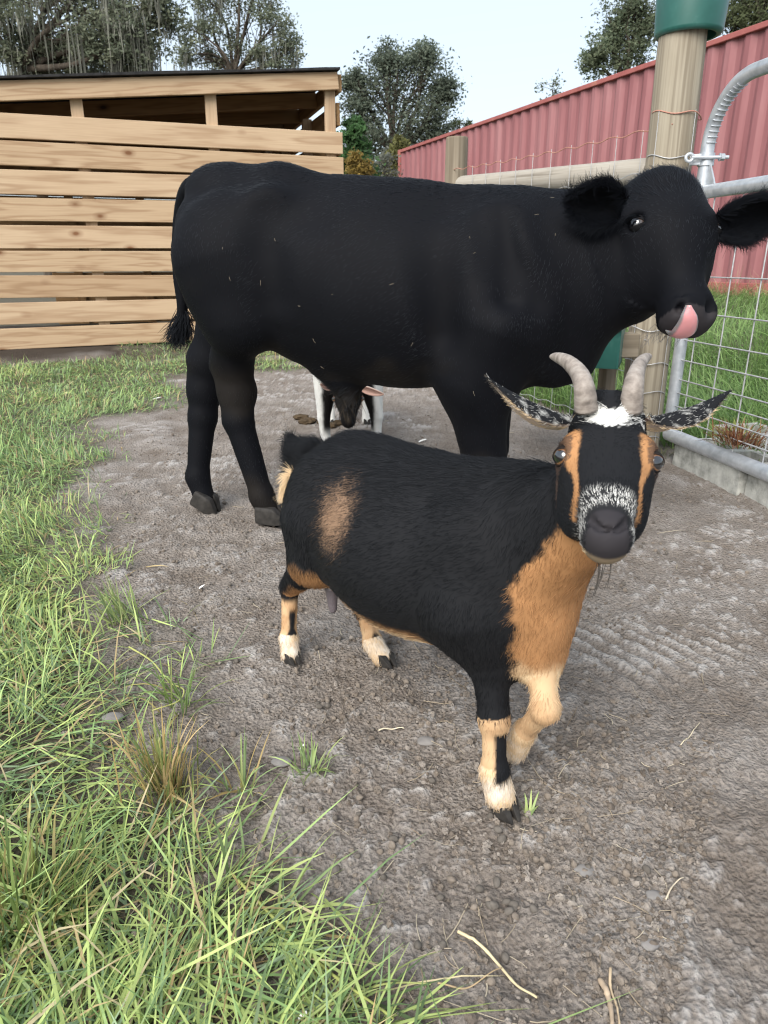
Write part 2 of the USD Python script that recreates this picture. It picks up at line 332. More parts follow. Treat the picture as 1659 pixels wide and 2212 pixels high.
# fascia and roof
f0 = [onwall(0, 175, 0.02), onwall(0, 218.5, 0.02)]; f1 = [onwall(729, 156, 0.02), onwall(729, 194, 0.02)]
fm0, fm1 = np.mean([q[1] for q in f0]), np.mean([q[1] for q in f1]); fg = (fm1 - fm0) / (f1[0][0] - f0[0][0])
fw = (f0[0][1] - f0[1][1] + f1[0][1] - f1[1][1]) / 2
def fz(s): return fm0 + fg * (s - f0[0][0])
board('fascia', wp(S0, fz(S0), 0.02), wp(f1[0][0], fz(f1[0][0]), 0.02), UP, fw, 0.04, WOODS[0], shed)
DEPTH, DROP = 2.5, 0.10                                   # the roof falls a little to the rear
for d in (0.62, 1.25, 1.9, 2.45):
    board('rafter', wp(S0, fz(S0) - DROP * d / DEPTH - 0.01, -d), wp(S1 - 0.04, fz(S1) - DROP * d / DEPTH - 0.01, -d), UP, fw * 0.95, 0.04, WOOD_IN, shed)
rs = np.linspace(S0 - 0.04, S1 - 0.03, 70); rd = np.array([-0.075, -0.06, 0.0, 0.8, 1.7, DEPTH + 0.05]); RS, RD = np.meshgrid(rs, rd, indexing='ij')
rv = []
for lay in (0, 1):
    wav = 0.010 * (meshkit.fbm(np.stack([RS * 2.2, RD * 0.3, RS * 0], -1), 4, 4) - 0.4)
    zz = np.array([fz(s) for s in rs])[:, None] + fw / 2 + 0.006 - DROP * RD / DEPTH + lay * (0.016 + wav)
    rv.append(np.array([[wp(RS[i, j], zz[i, j], -RD[i, j]) for j in range(len(rd))] for i in range(len(rs))]).reshape(-1, 3))
a_, b_ = len(rs), len(rd); base = np.arange(a_ * b_).reshape(a_, b_)
q_ = np.stack([base[:-1, :-1], base[1:, :-1], base[1:, 1:], base[:-1, 1:]], -1).reshape(-1, 4)
rim = list(base[0, :]) + list(base[1:, -1]) + list(base[-1, -2::-1]) + list(base[-2:0:-1, 0])
side = [[rim[i], rim[(i + 1) % len(rim)], rim[(i + 1) % len(rim)] + a_ * b_, rim[i] + a_ * b_] for i in range(len(rim))]
roof_m = ramp_noise('roof_felt', 14, [(0.3, (0.012, 0.012, 0.013)), (0.7, (0.035, 0.034, 0.034))], bump=0.5, roughness=0.85, dist=0.01)
add('roof', (np.vstack(rv), np.vstack([q_[:, ::-1], q_ + a_ * b_, np.array(side)])), roof_m, shed)
# posts: front studs, then the open right side and the rear
def post_at(s, d, zlo, zhi, m, w=0.089, t=0.04):
    board('post', wp(s, zlo, -d), wp(s, zhi, -d), WS, w, t, m, shed)
for px, py in ((165, 225), (455, 225), (712.5, 240)):
    s, _ = onwall(px, py, -0.04); post_at(s, 0.04, 0.10, fz(s) - fw / 2 + 0.06, WOODS[1])
post_at(S0 + 0.05, 0.04, 0.10, fz(S0) - fw / 2 + 0.05, WOODS[0])
for d in (0.85, 1.7, DEPTH):
    post_at(S1 - 0.07, d, 0.08, fz(S1) - 0.12 - DROP * d / DEPTH, WOODS[0], 0.089, 0.05)
for s in (S0 + 0.06, 0.62, 1.35, 2.1):
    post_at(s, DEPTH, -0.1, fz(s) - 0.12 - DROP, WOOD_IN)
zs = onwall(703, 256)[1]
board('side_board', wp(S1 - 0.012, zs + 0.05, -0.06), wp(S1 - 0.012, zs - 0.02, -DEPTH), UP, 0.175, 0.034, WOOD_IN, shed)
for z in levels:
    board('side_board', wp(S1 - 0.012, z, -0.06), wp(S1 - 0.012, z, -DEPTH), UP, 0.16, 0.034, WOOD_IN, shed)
for z in [levels[0] - 0.02] + [v - 0.01 for v in levels[1:]]:
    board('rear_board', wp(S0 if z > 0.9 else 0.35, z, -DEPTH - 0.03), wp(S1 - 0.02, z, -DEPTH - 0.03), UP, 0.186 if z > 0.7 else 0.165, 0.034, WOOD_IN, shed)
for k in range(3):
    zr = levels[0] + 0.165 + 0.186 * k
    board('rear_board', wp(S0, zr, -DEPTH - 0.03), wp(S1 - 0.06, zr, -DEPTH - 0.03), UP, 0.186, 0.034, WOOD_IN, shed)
board('rafter', wp(S1 - 0.015, fz(S1) - 0.012, 0.0), wp(S1 - 0.015, fz(S1) - DROP - 0.012, -DEPTH), UP, fw, 0.04, WOOD_IN, shed)

# ================================================================== shipping container
CA, CD = V(0.337, 18.8), V(0.371, -0.929); CD /= np.linalg.norm(CD); CN = V(-CD[1] * -1, 0) if False else V(CD[1], -CD[0])
if CN @ (V(0, 0) - CA) < 0: CN = -CN                       # faces the pen
CL, CZ0, CHT, CWD = 12.19, CAM_H - 0.40, 2.896, 2.44
def cp(s, z, off=0.0): return V(*(CA + CD * s + CN * off), CZ0 + z)
paint = mat('container_paint', {
    'g': ('geometry', {}), 'm': ('mapping', {'scale': (1.0, 1.0, 0.10)}), 'n': ('noise_texture', {'scale': 4.5, 'detail': 6, 'roughness': 0.62}),
    'r': ('rgb_ramp', {'ramp': [(0.3, (0.185, 0.070, 0.074)), (0.5, (0.228, 0.092, 0.097)), (0.72, (0.275, 0.130, 0.133))]}),
    'n2': ('noise_texture', {'scale': 3.1, 'detail': 8, 'roughness': 0.75}), 'r2': ('rgb_ramp', {'ramp': [(0.66, (0, 0, 0)), (0.76, (1, 1, 1))]}),
    'sc': ('math', {'math_type': 'multiply', 'value2': 0.55}),
    'mx': ('mix_color', {'b': (0.40, 0.20, 0.13)}), 'bm': ('bump', {'strength': 0.15, 'distance': 0.01}),
    'p': ('principled_bsdf', {'roughness': 0.62, 'specular_ior_level': 0.35})},
    [('g.position', 'm.vector'), ('m.vector', 'n.vector'), ('n.fac', 'r.fac'), ('g.position', 'n2.vector'), ('n2.fac', 'r2.fac'), ('r2.color', 'sc.value1'), ('sc.value', 'mx.fac'),
     ('r.color', 'mx.a'), ('mx.result', 'p.base_color'), ('n2.fac', 'bm.height'), ('bm.normal', 'p.normal')])
rail_paint = ramp_noise('container_rail_paint', 5, [(0.3, (0.24, 0.075, 0.070)), (0.55, (0.29, 0.10, 0.09)), (0.75, (0.33, 0.16, 0.11))], bump=0.2, roughness=0.7)
box_c = thing('shipping_container', 'long faded red corrugated steel shipping container beyond the fence on the right', 'container')
per, dep = 0.278, 0.036
pro = []; s = 0.12
while s < CL - 0.12 - per:
    pro += [(s, 0.0), (s + 0.072, 0.0), (s + 0.072 + 0.068, -dep), (s + 0.072 + 0.068 + 0.070, -dep)]; s += per
pro.append((s, 0.0)); pro.append((CL - 0.1, 0.0))
zz = np.linspace(0.155, CHT - 0.06, 9)
sv = np.array([[cp(s, z, o - 0.03 + 0.006 * (meshkit.noise(np.array([[s * 1.1, z * 1.6, 0]]), 9)[0] - 0.5)) for z in zz] for s, o in pro])
na, nb = sv.shape[:2]; ix = np.arange(na * nb).reshape(na, nb)
sq = np.stack([ix[:-1, :-1], ix[1:, :-1], ix[1:, 1:], ix[:-1, 1:]], -1).reshape(-1, 4)
add('side_panel', (sv.reshape(-1, 3), sq), paint, box_c, smooth=25)
sv2 = np.array([[cp(s, z, -CWD - o + 0.03) for z in zz[[0, -1]]] for s, o in pro]); ix = np.arange(na * 2).reshape(na, 2)
add('side_panel', (sv2.reshape(-1, 3), np.stack([ix[:-1, 0], ix[:-1, 1], ix[1:, 1], ix[1:, 0]], -1)), paint, box_c)
CR = np.stack([V(*CD, 0), np.cross(UP, V(*CD, 0)), UP], 1)
def cbar(name, s0, s1, z0, z1, o0, o1, m, c=0.006):
    a, b = cp(s0, z0, o0), cp(s1, z1, o1)
    return add(name, cbox(abs(s1 - s0), abs(o1 - o0), abs(z1 - z0), c), m, box_c, M=gfm(CR, (a + b) / 2))
for o in (0.0, -CWD + 0.06):
    cbar('top_rail', 0.1, CL - 0.1, CHT - 0.065, CHT - 0.002, o - 0.06, o, rail_paint)
    cbar('bottom_rail', 0.1, CL - 0.1, 0.0, 0.155, o - 0.065, o - 0.005, rail_paint)
    for s in (0.0, CL - 0.1):
        cbar('corner_post', s + 0.005, s + 0.1, 0.12, CHT - 0.12, o - 0.09, o + 0.004, rail_paint)
        for z in (0.0, CHT - 0.12): cbar('corner_casting', s - 0.004, s + 0.112, z, z + 0.12, o - 0.1, o + 0.010, rail_paint)
cbar('roof_sheet', 0.05, CL - 0.05, CHT - 0.035, CHT - 0.012, -CWD + 0.05, -0.05, rail_paint)
for s in (0.02, CL - 0.06): cbar('end_wall', s, s + 0.04, 0.15, CHT - 0.07, -CWD + 0.05, -0.05, paint)
cbar('floor_frame', 0.1, CL - 0.1, 0.02, 0.15, -CWD + 0.1, -0.1, rail_paint)

# ================================================================== fence: posts, rail, wire
def round_post(name, base, top, r0, r1, m, parent, seed, bevel=0.012):
    base, top = V(*base), V(*top); L = np.linalg.norm(top - base); ax = (top - base) / L
    t_ = np.concatenate([np.linspace(0, L - bevel, 26), [L - bevel * 0.4, L]])
    prof = [(1e-4, 0)] + [((r0 + (r1 - r0) * t / L) * (1 if t < L - bevel else 0.985 if t < L else 0.95), t) for t in t_] + [(1e-4, L)]
    mesh = lathe(prof, 28); v = mesh.vertices
    nn = meshkit.fbm(np.c_[v[:, :2] * 18, v[:, 2:] * 1.6] + seed * 7, 3, seed) - 0.5
    v[:, :2] *= (1 + 0.07 * nn)[:, None]
    x = unit(np.cross([0, 1, 0], ax)); R = np.stack([x, np.cross(ax, x), ax], 1)
    gc = np.c_[v[:, 2], v[:, 0], v[:, 1]] + seed * 3.3
    return add(name, mesh, m, parent, smooth=50, M=gfm(R, base), gc=lambda q: np.c_[q[:, 2], q[:, 0], q[:, 1]] + seed * 3.3)
gp = thing('gate_post', 'thick round treated timber gate post with a green bucket on top', 'post')
round_post('post', (1.055, 2.86, -0.3), (1.030, 2.85, 1.50), 0.083, 0.080, POST_WOOD, gp, 1)
bp = thing('fence_post', 'shorter weathered round fence post in front of the red container', 'post')
round_post('post', (0.41, 4.45, -0.3), (0.41, 4.45, 1.405), 0.065, 0.063, WOOD_GREY, bp, 2)
rl = thing('brace_rail', 'silvery horizontal log rail between the two fence posts', 'rail')
a = P(990, 400, Y=4.45); b = P(1412, 372, Y=2.93)
round_post('log', a, b, 0.046, 0.052, RAIL_WOOD, rl, 3)
steel = mat('galvanised', {'g': ('geometry', {}), 'n': ('noise_texture', {'scale': 28.0, 'detail': 5, 'roughness': 0.6}), 'r': ('rgb_ramp', {'ramp': [(0.3, (0.33, 0.36, 0.39)), (0.7, (0.52, 0.55, 0.58))]}),
                           'p': ('principled_bsdf', {'metallic': 0.55, 'roughness': 0.42})}, [('g.position', 'n.vector'), ('n.fac', 'r.fac'), ('r.color', 'p.base_color')])
wire_m = mat('wire', {'g': ('geometry', {}), 'n': ('noise_texture', {'scale': 40.0}), 'r': ('rgb_ramp', {'ramp': [(0.35, (0.34, 0.35, 0.36)), (0.7, (0.50, 0.50, 0.50))]}), 'p': ('principled_bsdf', {'metallic': 0.4, 'roughness': 0.45})},
             [('g.position', 'n.vector'), ('n.fac', 'r.fac'), ('r.color', 'p.base_color')])
rust_wire = ramp_noise('rusty_wire', 60, [(0.3, (0.30, 0.13, 0.09)), (0.7, (0.42, 0.24, 0.19))], roughness=0.7)
wf = thing('wire_fence', 'woven wire stock fence strung between the gate post and the fence post', 'fence')
def strand(name, pts, r, m, parent, sides=6): return add(name, tube(pts, r, sides), m, parent, smooth=True)
heights = [1.20, 1.06, 0.90, 0.745, 0.60, 0.465, 0.34, 0.23, 0.13, 0.05]
Q1, Q2 = V(1.035 - 0.03, 2.85 - 0.075), V(0.41 - 0.02, 4.45 - 0.055)
Ls = np.linalg.norm(Q2 - Q1)
for k, h in enumerate(heights):
    t = np.linspace(0, 1, 90); xy = Q1 + (Q2 - Q1) * t[:, None]
    zz = h + 0.035 * t * (k == 0) + 0.005 * np.sin(t * Ls / 0.15 * 2 * np.pi) - 0.012 * np.sin(np.pi * t)
    strand('line_wire', np.c_[xy, zz], 0.0021 if k == 0 else 0.0015, rust_wire if k == 0 else wire_m, wf, 5)
    # wrapped round the gate post
    an = np.linspace(math.radians(-175), math.radians(20), 26); zc = h + 0.045 - 0.02 * (an - an[0]) / 3.4 + 0.006 * np.sin(an * 4)
    strand('wrap_wire', np.c_[1.040 + 0.0865 * np.cos(an), 2.853 + 0.0865 * np.sin(an), zc], 0.0023 if k == 0 else 0.0018, rust_wire if k == 0 else wire_m, wf, 5)
for k in range(1, int(Ls / 0.15)):
    t = k * 0.15 / Ls; q = Q1 + (Q2 - Q1) * t
    strand('stay_wire', [V(*q, 0.04), V(*(q + FN * 0.004), 0.6), V(*q, heights[0] + 0.035 * t)], 0.0014, wire_m, wf, 5)
for ang in (-150, -62):
    c, s = math.cos(math.radians(ang)), math.sin(math.radians(ang))
    strand('stay_wire', [V(1.046 + 0.090 * c, 2.855 + 0.090 * s, 0.05), V(1.044 + 0.088 * c, 2.854 + 0.088 * s, 0.7), V(1.040 + 0.0865 * c, 2.853 + 0.0865 * s, 1.245)], 0.0014, wire_m, wf, 5)
# green bucket upside... standing on the post
plastic_g = mat('green_plastic', {'g': ('geometry', {}), 'n': ('noise_texture', {'scale': 9.0, 'detail': 6, 'roughness': 0.7}), 'r': ('rgb_ramp', {'ramp': [(0.3, (0.012, 0.070, 0.058)), (0.6, (0.018, 0.092, 0.077)), (0.8, (0.055, 0.14, 0.122))]}),
                                  'p': ('principled_bsdf', {'roughness': 0.38, 'specular_ior_level': 0.5})}, [('g.position', 'n.vector'), ('n.fac', 'r.fac'), ('r.color', 'p.base_color')])
bk = thing('green_bucket', 'dark green plastic bucket set on top of the gate post', 'bucket')
bz = P(1487, 72, Y=2.85)[2]
bc = P(1487, 72, Y=2.85)
prof = [(0.001, 0.030), (0.088, 0.030), (0.090, 0.002), (0.097, 0.0), (0.106, 0.004), (0.112, 0.014), (0.117, 0.10), (0.124, 0.25), (0.126, 0.262), (0.1315, 0.264), (0.1315, 0.282), (0.127, 0.286), (0.121, 0.282), (0.115, 0.10), (0.109, 0.042), (0.001, 0.040)]
add('bucket_body', lathe(prof, 48), plastic_g, bk, smooth=40, M=gfm(np.eye(3), V(bc[0], 2.85, bz - 0.012)))
hn = np.linspace(0, np.pi, 30)
add('handle', tube(np.c_[bc[0] + 0.137 * np.cos(hn), 2.85 - 0.137 * np.sin(hn) * 0.93, bz + 0.26 - 0.05 * np.sin(hn)], 0.0028, 6), steel, bk, smooth=True)

# ================================================================== gate
gt = thing('metal_gate', 'galvanised tubular steel gate with welded wire mesh at the right edge', 'gate')
GA = V(1.128, 2.75); GD = unit(V(0.106, -0.54)); GR = 0.0225
def gpnt(s, z): return V(*(GA + GD * s), z)
GTOP, GBOT, GLEN, RB = 1.315, 0.105, 2.4, 0.20
arc = [gpnt(RB - RB * math.cos(a), GTOP - RB + RB * math.sin(a)) for a in np.linspace(0, np.pi / 2, 34)]
fr = np.array([gpnt(0, GBOT)] + [gpnt(0, z) for z in np.linspace(0.2, GTOP - RB - 0.02, 8)] + arc + [gpnt(s, GTOP) for s in np.linspace(RB + 0.05, GLEN, 14)])
rr = np.full(len(fr), GR)
add('frame_tube', tube(fr, rr, 20), steel, gt, smooth=60)
for k, a in enumerate(np.linspace(0.12, 1.25, 13)):                  # wrinkles pressed into the inside of the bend
    c0 = gpnt(RB - (RB - GR * 0.50) * math.cos(a), GTOP - RB + (RB - GR * 0.50) * math.sin(a))
    rad = unit(V(*GD, 0) * math.cos(a) * -1 + UP * math.sin(a)); side = np.cross(V(*GD, 0), UP)
    th = np.linspace(-1.25, 1.25, 9)
    ring = [c0 - rad * (GR * 0.55) * (np.cos(x) - 0.0) + side * GR * 0.97 * np.sin(x) for x in th]
    add('bend_wrinkle', tube(ring, 0.0026 * np.sin(np.linspace(0.35, np.pi - 0.35, 9)), 6), steel, gt, smooth=True)
for z in (GBOT, 0.98):
    add('cross_rail', tube([gpnt(s, z) for s in np.linspace(-0.0 if z == GBOT else GR, GLEN, 12)], GR * (1.0 if z > 0.5 else 1.15), 18), steel, gt, smooth=60)
add('frame_tube', tube([gpnt(GLEN, GBOT), gpnt(GLEN, GTOP)], GR, 16), steel, gt, smooth=60)
mesh_z = []
for py in (603, 694, 766, 819, 871, 907, 943, 975):
    # height of the wire where it leaves the frame at the right edge of the print
    r = P(1659, py, Y=1.0) - V(0, 0, CAM_H); t = (GA[0] * GD[1] - GA[1] * GD[0]) / (r[0] * GD[1] - r[1] * GD[0]); mesh_z.append(CAM_H + r[2] * t)
for z in mesh_z:
    if GBOT + 0.02 < z < 0.95: add('mesh_wire', tube([gpnt(0.0, z), gpnt(GLEN, z)], 0.0027, 6), wire_m, gt, smooth=True)
add('mesh_wire', tube([gpnt(0.0, 0.86), gpnt(GLEN, 0.86)], 0.0027, 6), wire_m, gt, smooth=True)
for s in np.arange(0.075, GLEN, 0.152): add('mesh_wire', tube([gpnt(s, GBOT) + V(0.004, 0, 0), gpnt(s, 0.98) + V(0.004, 0, 0)], 0.0024, 6), wire_m, gt, smooth=True)
# hinge: band round the upright, lug, bolt through the post
hz = 1.085
_hb = lathe([(GR + 0.0005, -0.02), (GR + 0.005, -0.02), (GR + 0.005, 0.02), (GR + 0.0005, 0.02)], 24); _hb.apply_translation(gpnt(0, hz)); hinge = add('hinge', _hb, steel, gt, smooth=40)
hx = unit(V(-0.75, 0.35, 0)); hb = V(1.0, 0.0, 0)
Rh = np.stack([hx, np.cross(UP, hx), UP], 1)
add('hinge_lug', cbox(0.045, 0.012, 0.036, 0.002), steel, hinge, M=gfm(Rh, gpnt(0, hz) + hx * 0.035 - V(0, 0.018, 0)))
bd = unit(V(1, -0.12, 0.0)); c0 = gpnt(0, hz) + V(0, -0.030, 0.004)
add('hinge_bolt', tube([c0 - bd * 0.06, c0 + bd * 0.062], 0.0062, 10), steel, hinge, smooth=50)
Rb = np.stack([UP, np.cross(bd, UP), bd], 1)
add('bolt_nut', trimesh.creation.cylinder(0.0115, 0.012, sections=6), steel, hinge, M=gfm(Rb, c0 + bd * 0.042))
add('washer', trimesh.creation.cylinder(0.013, 0.003, sections=20), steel, hinge, M=gfm(Rb, c0 + bd * 0.032))
add('bolt_eye', lathe([(0.012 + 0.0055 * math.cos(a), 0.0055 * math.sin(a)) for a in np.linspace(0, 2 * np.pi, 13)], 20), steel, hinge, smooth=True, M=gfm(np.stack([bd, UP, np.cross(bd, UP)], 1), c0 - bd * 0.068))
gus = np.array([[0, 0, 0], [0.055, 0, 0], [0.045, 0, 0.02], [0.012, 0, 0.075], [0, 0, 0.085]]); gus = np.vstack([gus + [0, -0.003, 0], gus + [0, 0.003, 0]])
Rg = np.stack([V(*GD, 0), np.cross(UP, V(*GD, 0)), UP], 1)
add('gusset', trimesh.convex.convex_hull(gus), steel, gt, M=gfm(Rg, gpnt(GR * 0.8, 0.98 + GR * 0.7)))

# ================================================================== hollow blocks along the foot of the gate
conc = ramp_noise('concrete', 24, [(0.28, (0.17, 0.175, 0.16)), (0.5, (0.34, 0.345, 0.32)), (0.72, (0.47, 0.47, 0.44))], bump=0.6, bscale=140, roughness=0.95, dist=0.004, detail=8)
import manifold3d as mf
def block_mesh(L=0.395, W=0.2, H=0.19, seed=0):
    b = mf.Manifold.cube([L, W, H], True)
    for x in (-L / 4 + 0.004, L / 4 - 0.004): b = b - mf.Manifold.cube([L / 2 - 0.052, W - 0.066, H * 2], True).translate([x, 0, 0])
    b = b.refine_to_length(0.03); m = b.to_mesh(); v = m.vert_properties[:, :3].copy()
    d = meshkit.noise(v * 40 + seed * 5, seed) - 0.5
    v += 0.004 * np.sign(v) * d[:, None]
    return trimesh.Trimesh(v, m.tri_verts, process=False)
bdir = unit(P(1610, 1077, z=0)[:2] - P(1453, 1000, z=0)[:2]); bnrm = V(-bdir[1], bdir[0])
if bnrm[0] < 0: bnrm = -bnrm
b0 = P(1453, 1000, z=0)[:2]
names = ['grey concrete block under the gate, next to the gate post', 'middle concrete block along the foot of the gate', 'pale concrete block under the gate at the right edge', 'concrete block nearest the camera outside the picture edge']
for k in range(3):
    c = b0 + bdir * (0.2 + k * 0.41) + bnrm * (0.1 + [0.0, 0.018, -0.004, 0.006][k]) + 0
    th = math.atan2(bdir[1], bdir[0]) + [0.015, -0.04, 0.02, 0][k]
    R = np.array([[math.cos(th), -math.sin(th), 0], [math.sin(th), math.cos(th), 0], [0, 0, 1]])
    o = add('concrete_block', block_mesh(seed=k), conc, M=gfm(R, V(*c, 0.002 - 0.012 * (k % 2))), smooth=False, label=names[k], cat='block', group='hollow blocks along the gate')
pc = b0 + bdir * 0.1 + bnrm * 0.305
for k in range(2):
    c = b0 + bdir * (0.12 + k * 0.42) + bnrm * 0.315
    th = math.atan2(bdir[1], bdir[0]) + [0.06, -0.02][k]; R = np.array([[math.cos(th), -math.sin(th), 0], [math.sin(th), math.cos(th), 0], [0, 0, 1]])
    add('concrete_block', block_mesh(seed=9 + k), conc, M=gfm(R, V(*c, 0.035)), label=['outer concrete block behind the mesh, nearest the gate post', 'outer concrete block behind the mesh beside the reddish plant'][k], cat='block', group='hollow blocks along the gate')

# ================================================================== green trough on a timber arm
tr = thing('feed_trough', 'dark green plastic feed trough hung behind the black calf near the gate post', 'trough')
T0 = P(1300, 765, Y=2.62)
prof = np.array([[-0.10, 0], [0.10, 0], [0.125, 0.14], [0.145, 0.145], [0.145, 0.158], [0.115, 0.158], [0.092, 0.012], [-0.092, 0.012], [-0.115, 0.158], [-0.145, 0.158], [-0.145, 0.145], [-0.125, 0.14]])
from shapely.geometry import Polygon
tm = trimesh.creation.extrude_polygon(Polygon(prof), 0.40, engine='earcut')     # runs along +z of its own
ta = unit(V(-FD[0] * 0 - 0.93, 0.36, 0)); Rt = np.stack([np.cross(UP, ta), UP, ta], 1)
tbase = P(1350, 795, Y=2.60)
add('trough_body', tm, plastic_g, tr, M=gfm(Rt, tbase + V(0.0, 0.06, 0.0)), smooth=30)
for d in (0.0, 0.394):
    add('trough_end', trimesh.creation.extrude_polygon(Polygon([(-0.104, 0.002), (0.104, 0.002), (0.121, 0.14), (-0.121, 0.14)]), 0.008, engine='earcut'), plastic_g, tr, M=gfm(Rt, tbase + V(0.0, 0.06, 0.0) + ta * d))
am = thing('timber_beam', 'short square grey timber beam bolted to the gate post beside the green trough', 'timber')
e0 = P(1356, 751, Y=2.66); board('beam', e0 + V(0.06, 0.10, 0.0), e0 + V(-0.35, 0.14, -0.005) * 0.6, UP, 0.088, 0.088, WOOD_GREY, am)
board('leg', e0 + V(-0.03, 0.11, -0.045), V(e0[0] - 0.03, e0[1] + 0.11, -0.1), WS, 0.05, 0.05, WOOD_GREY, am)

# ================================================================== trees
leaf_m = mat('leaf', {'a': ('attribute', {'attribute': 'col'}), 'p': ('principled_bsdf', {'roughness': 0.6, 'specular_ior_level': 0.3}), 't': ('translucent_bsdf', {}), 'x': ('mix_closure', {'fac': 0.52})},
             [('a.color', 'p.base_color'), ('a.color', 't.color'), ('p.BSDF', 'x.closure1'), ('t.BSDF', 'x.closure2')], surface='x.closure')
bark_m = ramp_noise('bark', 9, [(0.3, (0.035, 0.028, 0.022)), (0.7, (0.105, 0.088, 0.070))], bump=0.8, roughness=0.95, dist=0.03, stretch=(1, 1, 0.3))
moss_m = mat('hanging_moss', {'a': ('attribute', {'attribute': 'col'}), 'p': ('principled_bsdf', {'roughness': 0.9, 'specular_ior_level': 0.1}), 't': ('translucent_bsdf', {}), 'x': ('mix_closure', {'fac': 0.3})},
             [('a.color', 'p.base_color'), ('a.color', 't.color'), ('p.BSDF', 'x.closure1'), ('t.BSDF', 'x.closure2')], surface='x.closure')
def leaves_mesh(c, size, rng, col, flat=0.5):
    """One pointed leaf spray (four triangles, folded) at every centre."""
    n = len(c); a = unit(rng.normal(size=(n, 3)) * [1, 1, 0.7]); b = unit(np.cross(a, rng.normal(size=(n, 3)) + [0, 0, flat])); k = np.cross(a, b)
    s = size * rng.uniform(0.6, 1.3, n)[:, None]
    v = np.stack([c - a * s * 0.6, c + b * s * 0.30 + k * s * 0.10, c + a * s * 0.7, c - b * s * 0.30 + k * s * 0.10], 1).reshape(-1, 3)
    i = np.arange(n)[:, None] * 4
    f = np.vstack([i + [0, 1, 2], i + [0, 2, 3]])
    return (v, f), np.repeat(col, 4, 0)
def make_tree(name, label, base, lobes, n_leaf, leaf, seed, trunk_r, tone, moss=0, group='trees beyond the pen', cat='tree', limbs=None, clusters=16, spread=0.30, trunk_top=None, tone2=None):
    rng = np.random.default_rng(seed)
    t = thing(name, label, cat, group)
    base = V(base[0], base[1], float(base_height(np.array([base[0]]), np.array([base[1]]))[0]) - 0.2)
    cen = np.array([P(px, py, Y=Y) for px, py, Y, r in lobes]); rad = np.array([q[3] for q in lobes])
    top = V(*trunk_top) if trunk_top is not None else lerp(base, cen.mean(0), np.array([0.55]))[0]
    tr = bez([base, lerp(base, top, np.array([0.5]))[0] + rng.normal(0, 0.12, 3), top], 14)
    parts = [tube(tr, np.linspace(trunk_r * 1.25, trunk_r * 0.7, 14), 9)]
    cl, clr = [], []
    for i, c in enumerate(cen):
        mid = lerp(top, c, np.array([0.5]))[0] + rng.normal(0, 0.16 * rad[i] + 0.05, 3) + V(0, 0, 0.15 * rad[i])
        lim = bez([top, mid, c + V(0, 0, rad[i] * 0.2)], 10); parts.append(tube(lim, np.linspace(trunk_r * 0.62, trunk_r * 0.14, 10), 6))
        for k in range(clusters):
            u = unit(rng.normal(size=3) + [0, 0, 0.25]); q = c + u * rad[i] * rng.uniform(0.35, 1.0) * [1, 1, 0.85]
            j = lim[rng.integers(3, 10)]; tw = bez([j, (j + q) / 2 + rng.normal(0, 0.07 * rad[i], 3), q], 5)
            parts.append(tube(tw, np.linspace(trunk_r * 0.16, trunk_r * 0.04, 5), 4, caps=False)); cl.append(q); clr.append(rad[i])
            for _ in range(2):
                q2 = q + unit(rng.normal(size=3)) * rad[i] * 0.35; parts.append(tube([tw[3], (tw[3] + q2) / 2 + rng.normal(0, 0.02, 3), q2], [trunk_r * 0.06, trunk_r * 0.045, trunk_r * 0.02], 3, caps=False)); cl.append(q2); clr.append(rad[i] * 0.8)
    cl, clr = np.array(cl), np.array(clr)
    add('trunk', cat_mesh(parts), bark_m, t, smooth=True)
    w = rng.uniform(0.25, 1.0, len(cl)) ** 1.4; who = rng.choice(len(cl), n_leaf, p=w / w.sum())
    c = cl[who] + rng.normal(size=(n_leaf, 3)) * (clr[who] * spread)[:, None] * [1, 1, 0.62]
    tn = rng.uniform(0.6, 1.35, len(cl))[who][:, None] * rng.uniform(0.7, 1.3, (n_leaf, 1))
    col = V(*tone) * tn
    if tone2 is not None: col = np.where((rng.random(len(cl)) < 0.4)[who][:, None], V(*tone2) * tn, col)
    (v, f), cc = leaves_mesh(c, leaf, rng, col)
    add('crown', (v, f), leaf_m, t, col=cc)
    if moss:
        ng = moss // 14; j = rng.choice(len(cl), ng); an_ = cl[j] + rng.normal(0, 0.15, (ng, 3)) * clr[j][:, None]; gl = rng.gamma(2.4, 0.30, ng) + 0.12; wh = rng.integers(0, ng, moss); p0 = an_[wh] + rng.normal(0, 1, (moss, 3)) * [0.11, 0.11, 0.05]; V_, F_, C_ = [], [], []
        L = gl[wh] * rng.uniform(0.35, 1.1, moss); W_ = rng.uniform(0.006, 0.022, moss)
        for k in range(moss):
            an = rng.uniform(0, 6.28); sd = V(math.cos(an), math.sin(an), 0); n_ = len(V_) * 0
            zs_ = np.linspace(0, 1, 5); wob = np.cumsum(rng.normal(0, 0.018, (5, 3)), 0) * [1, 1, 0]
            ctr = p0[k] + np.outer(zs_ * L[k], V(0, 0, -1)) + wob; wd = W_[k] * np.array([0.5, 1.0, 0.85, 0.5, 0.06])
            b = sum(len(x) for x in V_); V_.append(np.vstack([ctr + sd * wd[:, None], ctr - sd * wd[:, None]]))
            F_ += [[b + q, b + q + 1, b + q + 6] for q in range(4)] + [[b + q, b + q + 6, b + q + 5] for q in range(4)]
            C_.append(np.tile(V(0.19, 0.195, 0.165) * rng.uniform(0.6, 1.3), (10, 1)))
        add('moss', (np.vstack(V_), np.array(F_)), moss_m, t, col=np.vstack(C_), label='grey hanging moss', kind='stuff')
    return t
OAK, OAK2 = (0.150, 0.175, 0.120), (0.20, 0.22, 0.15)
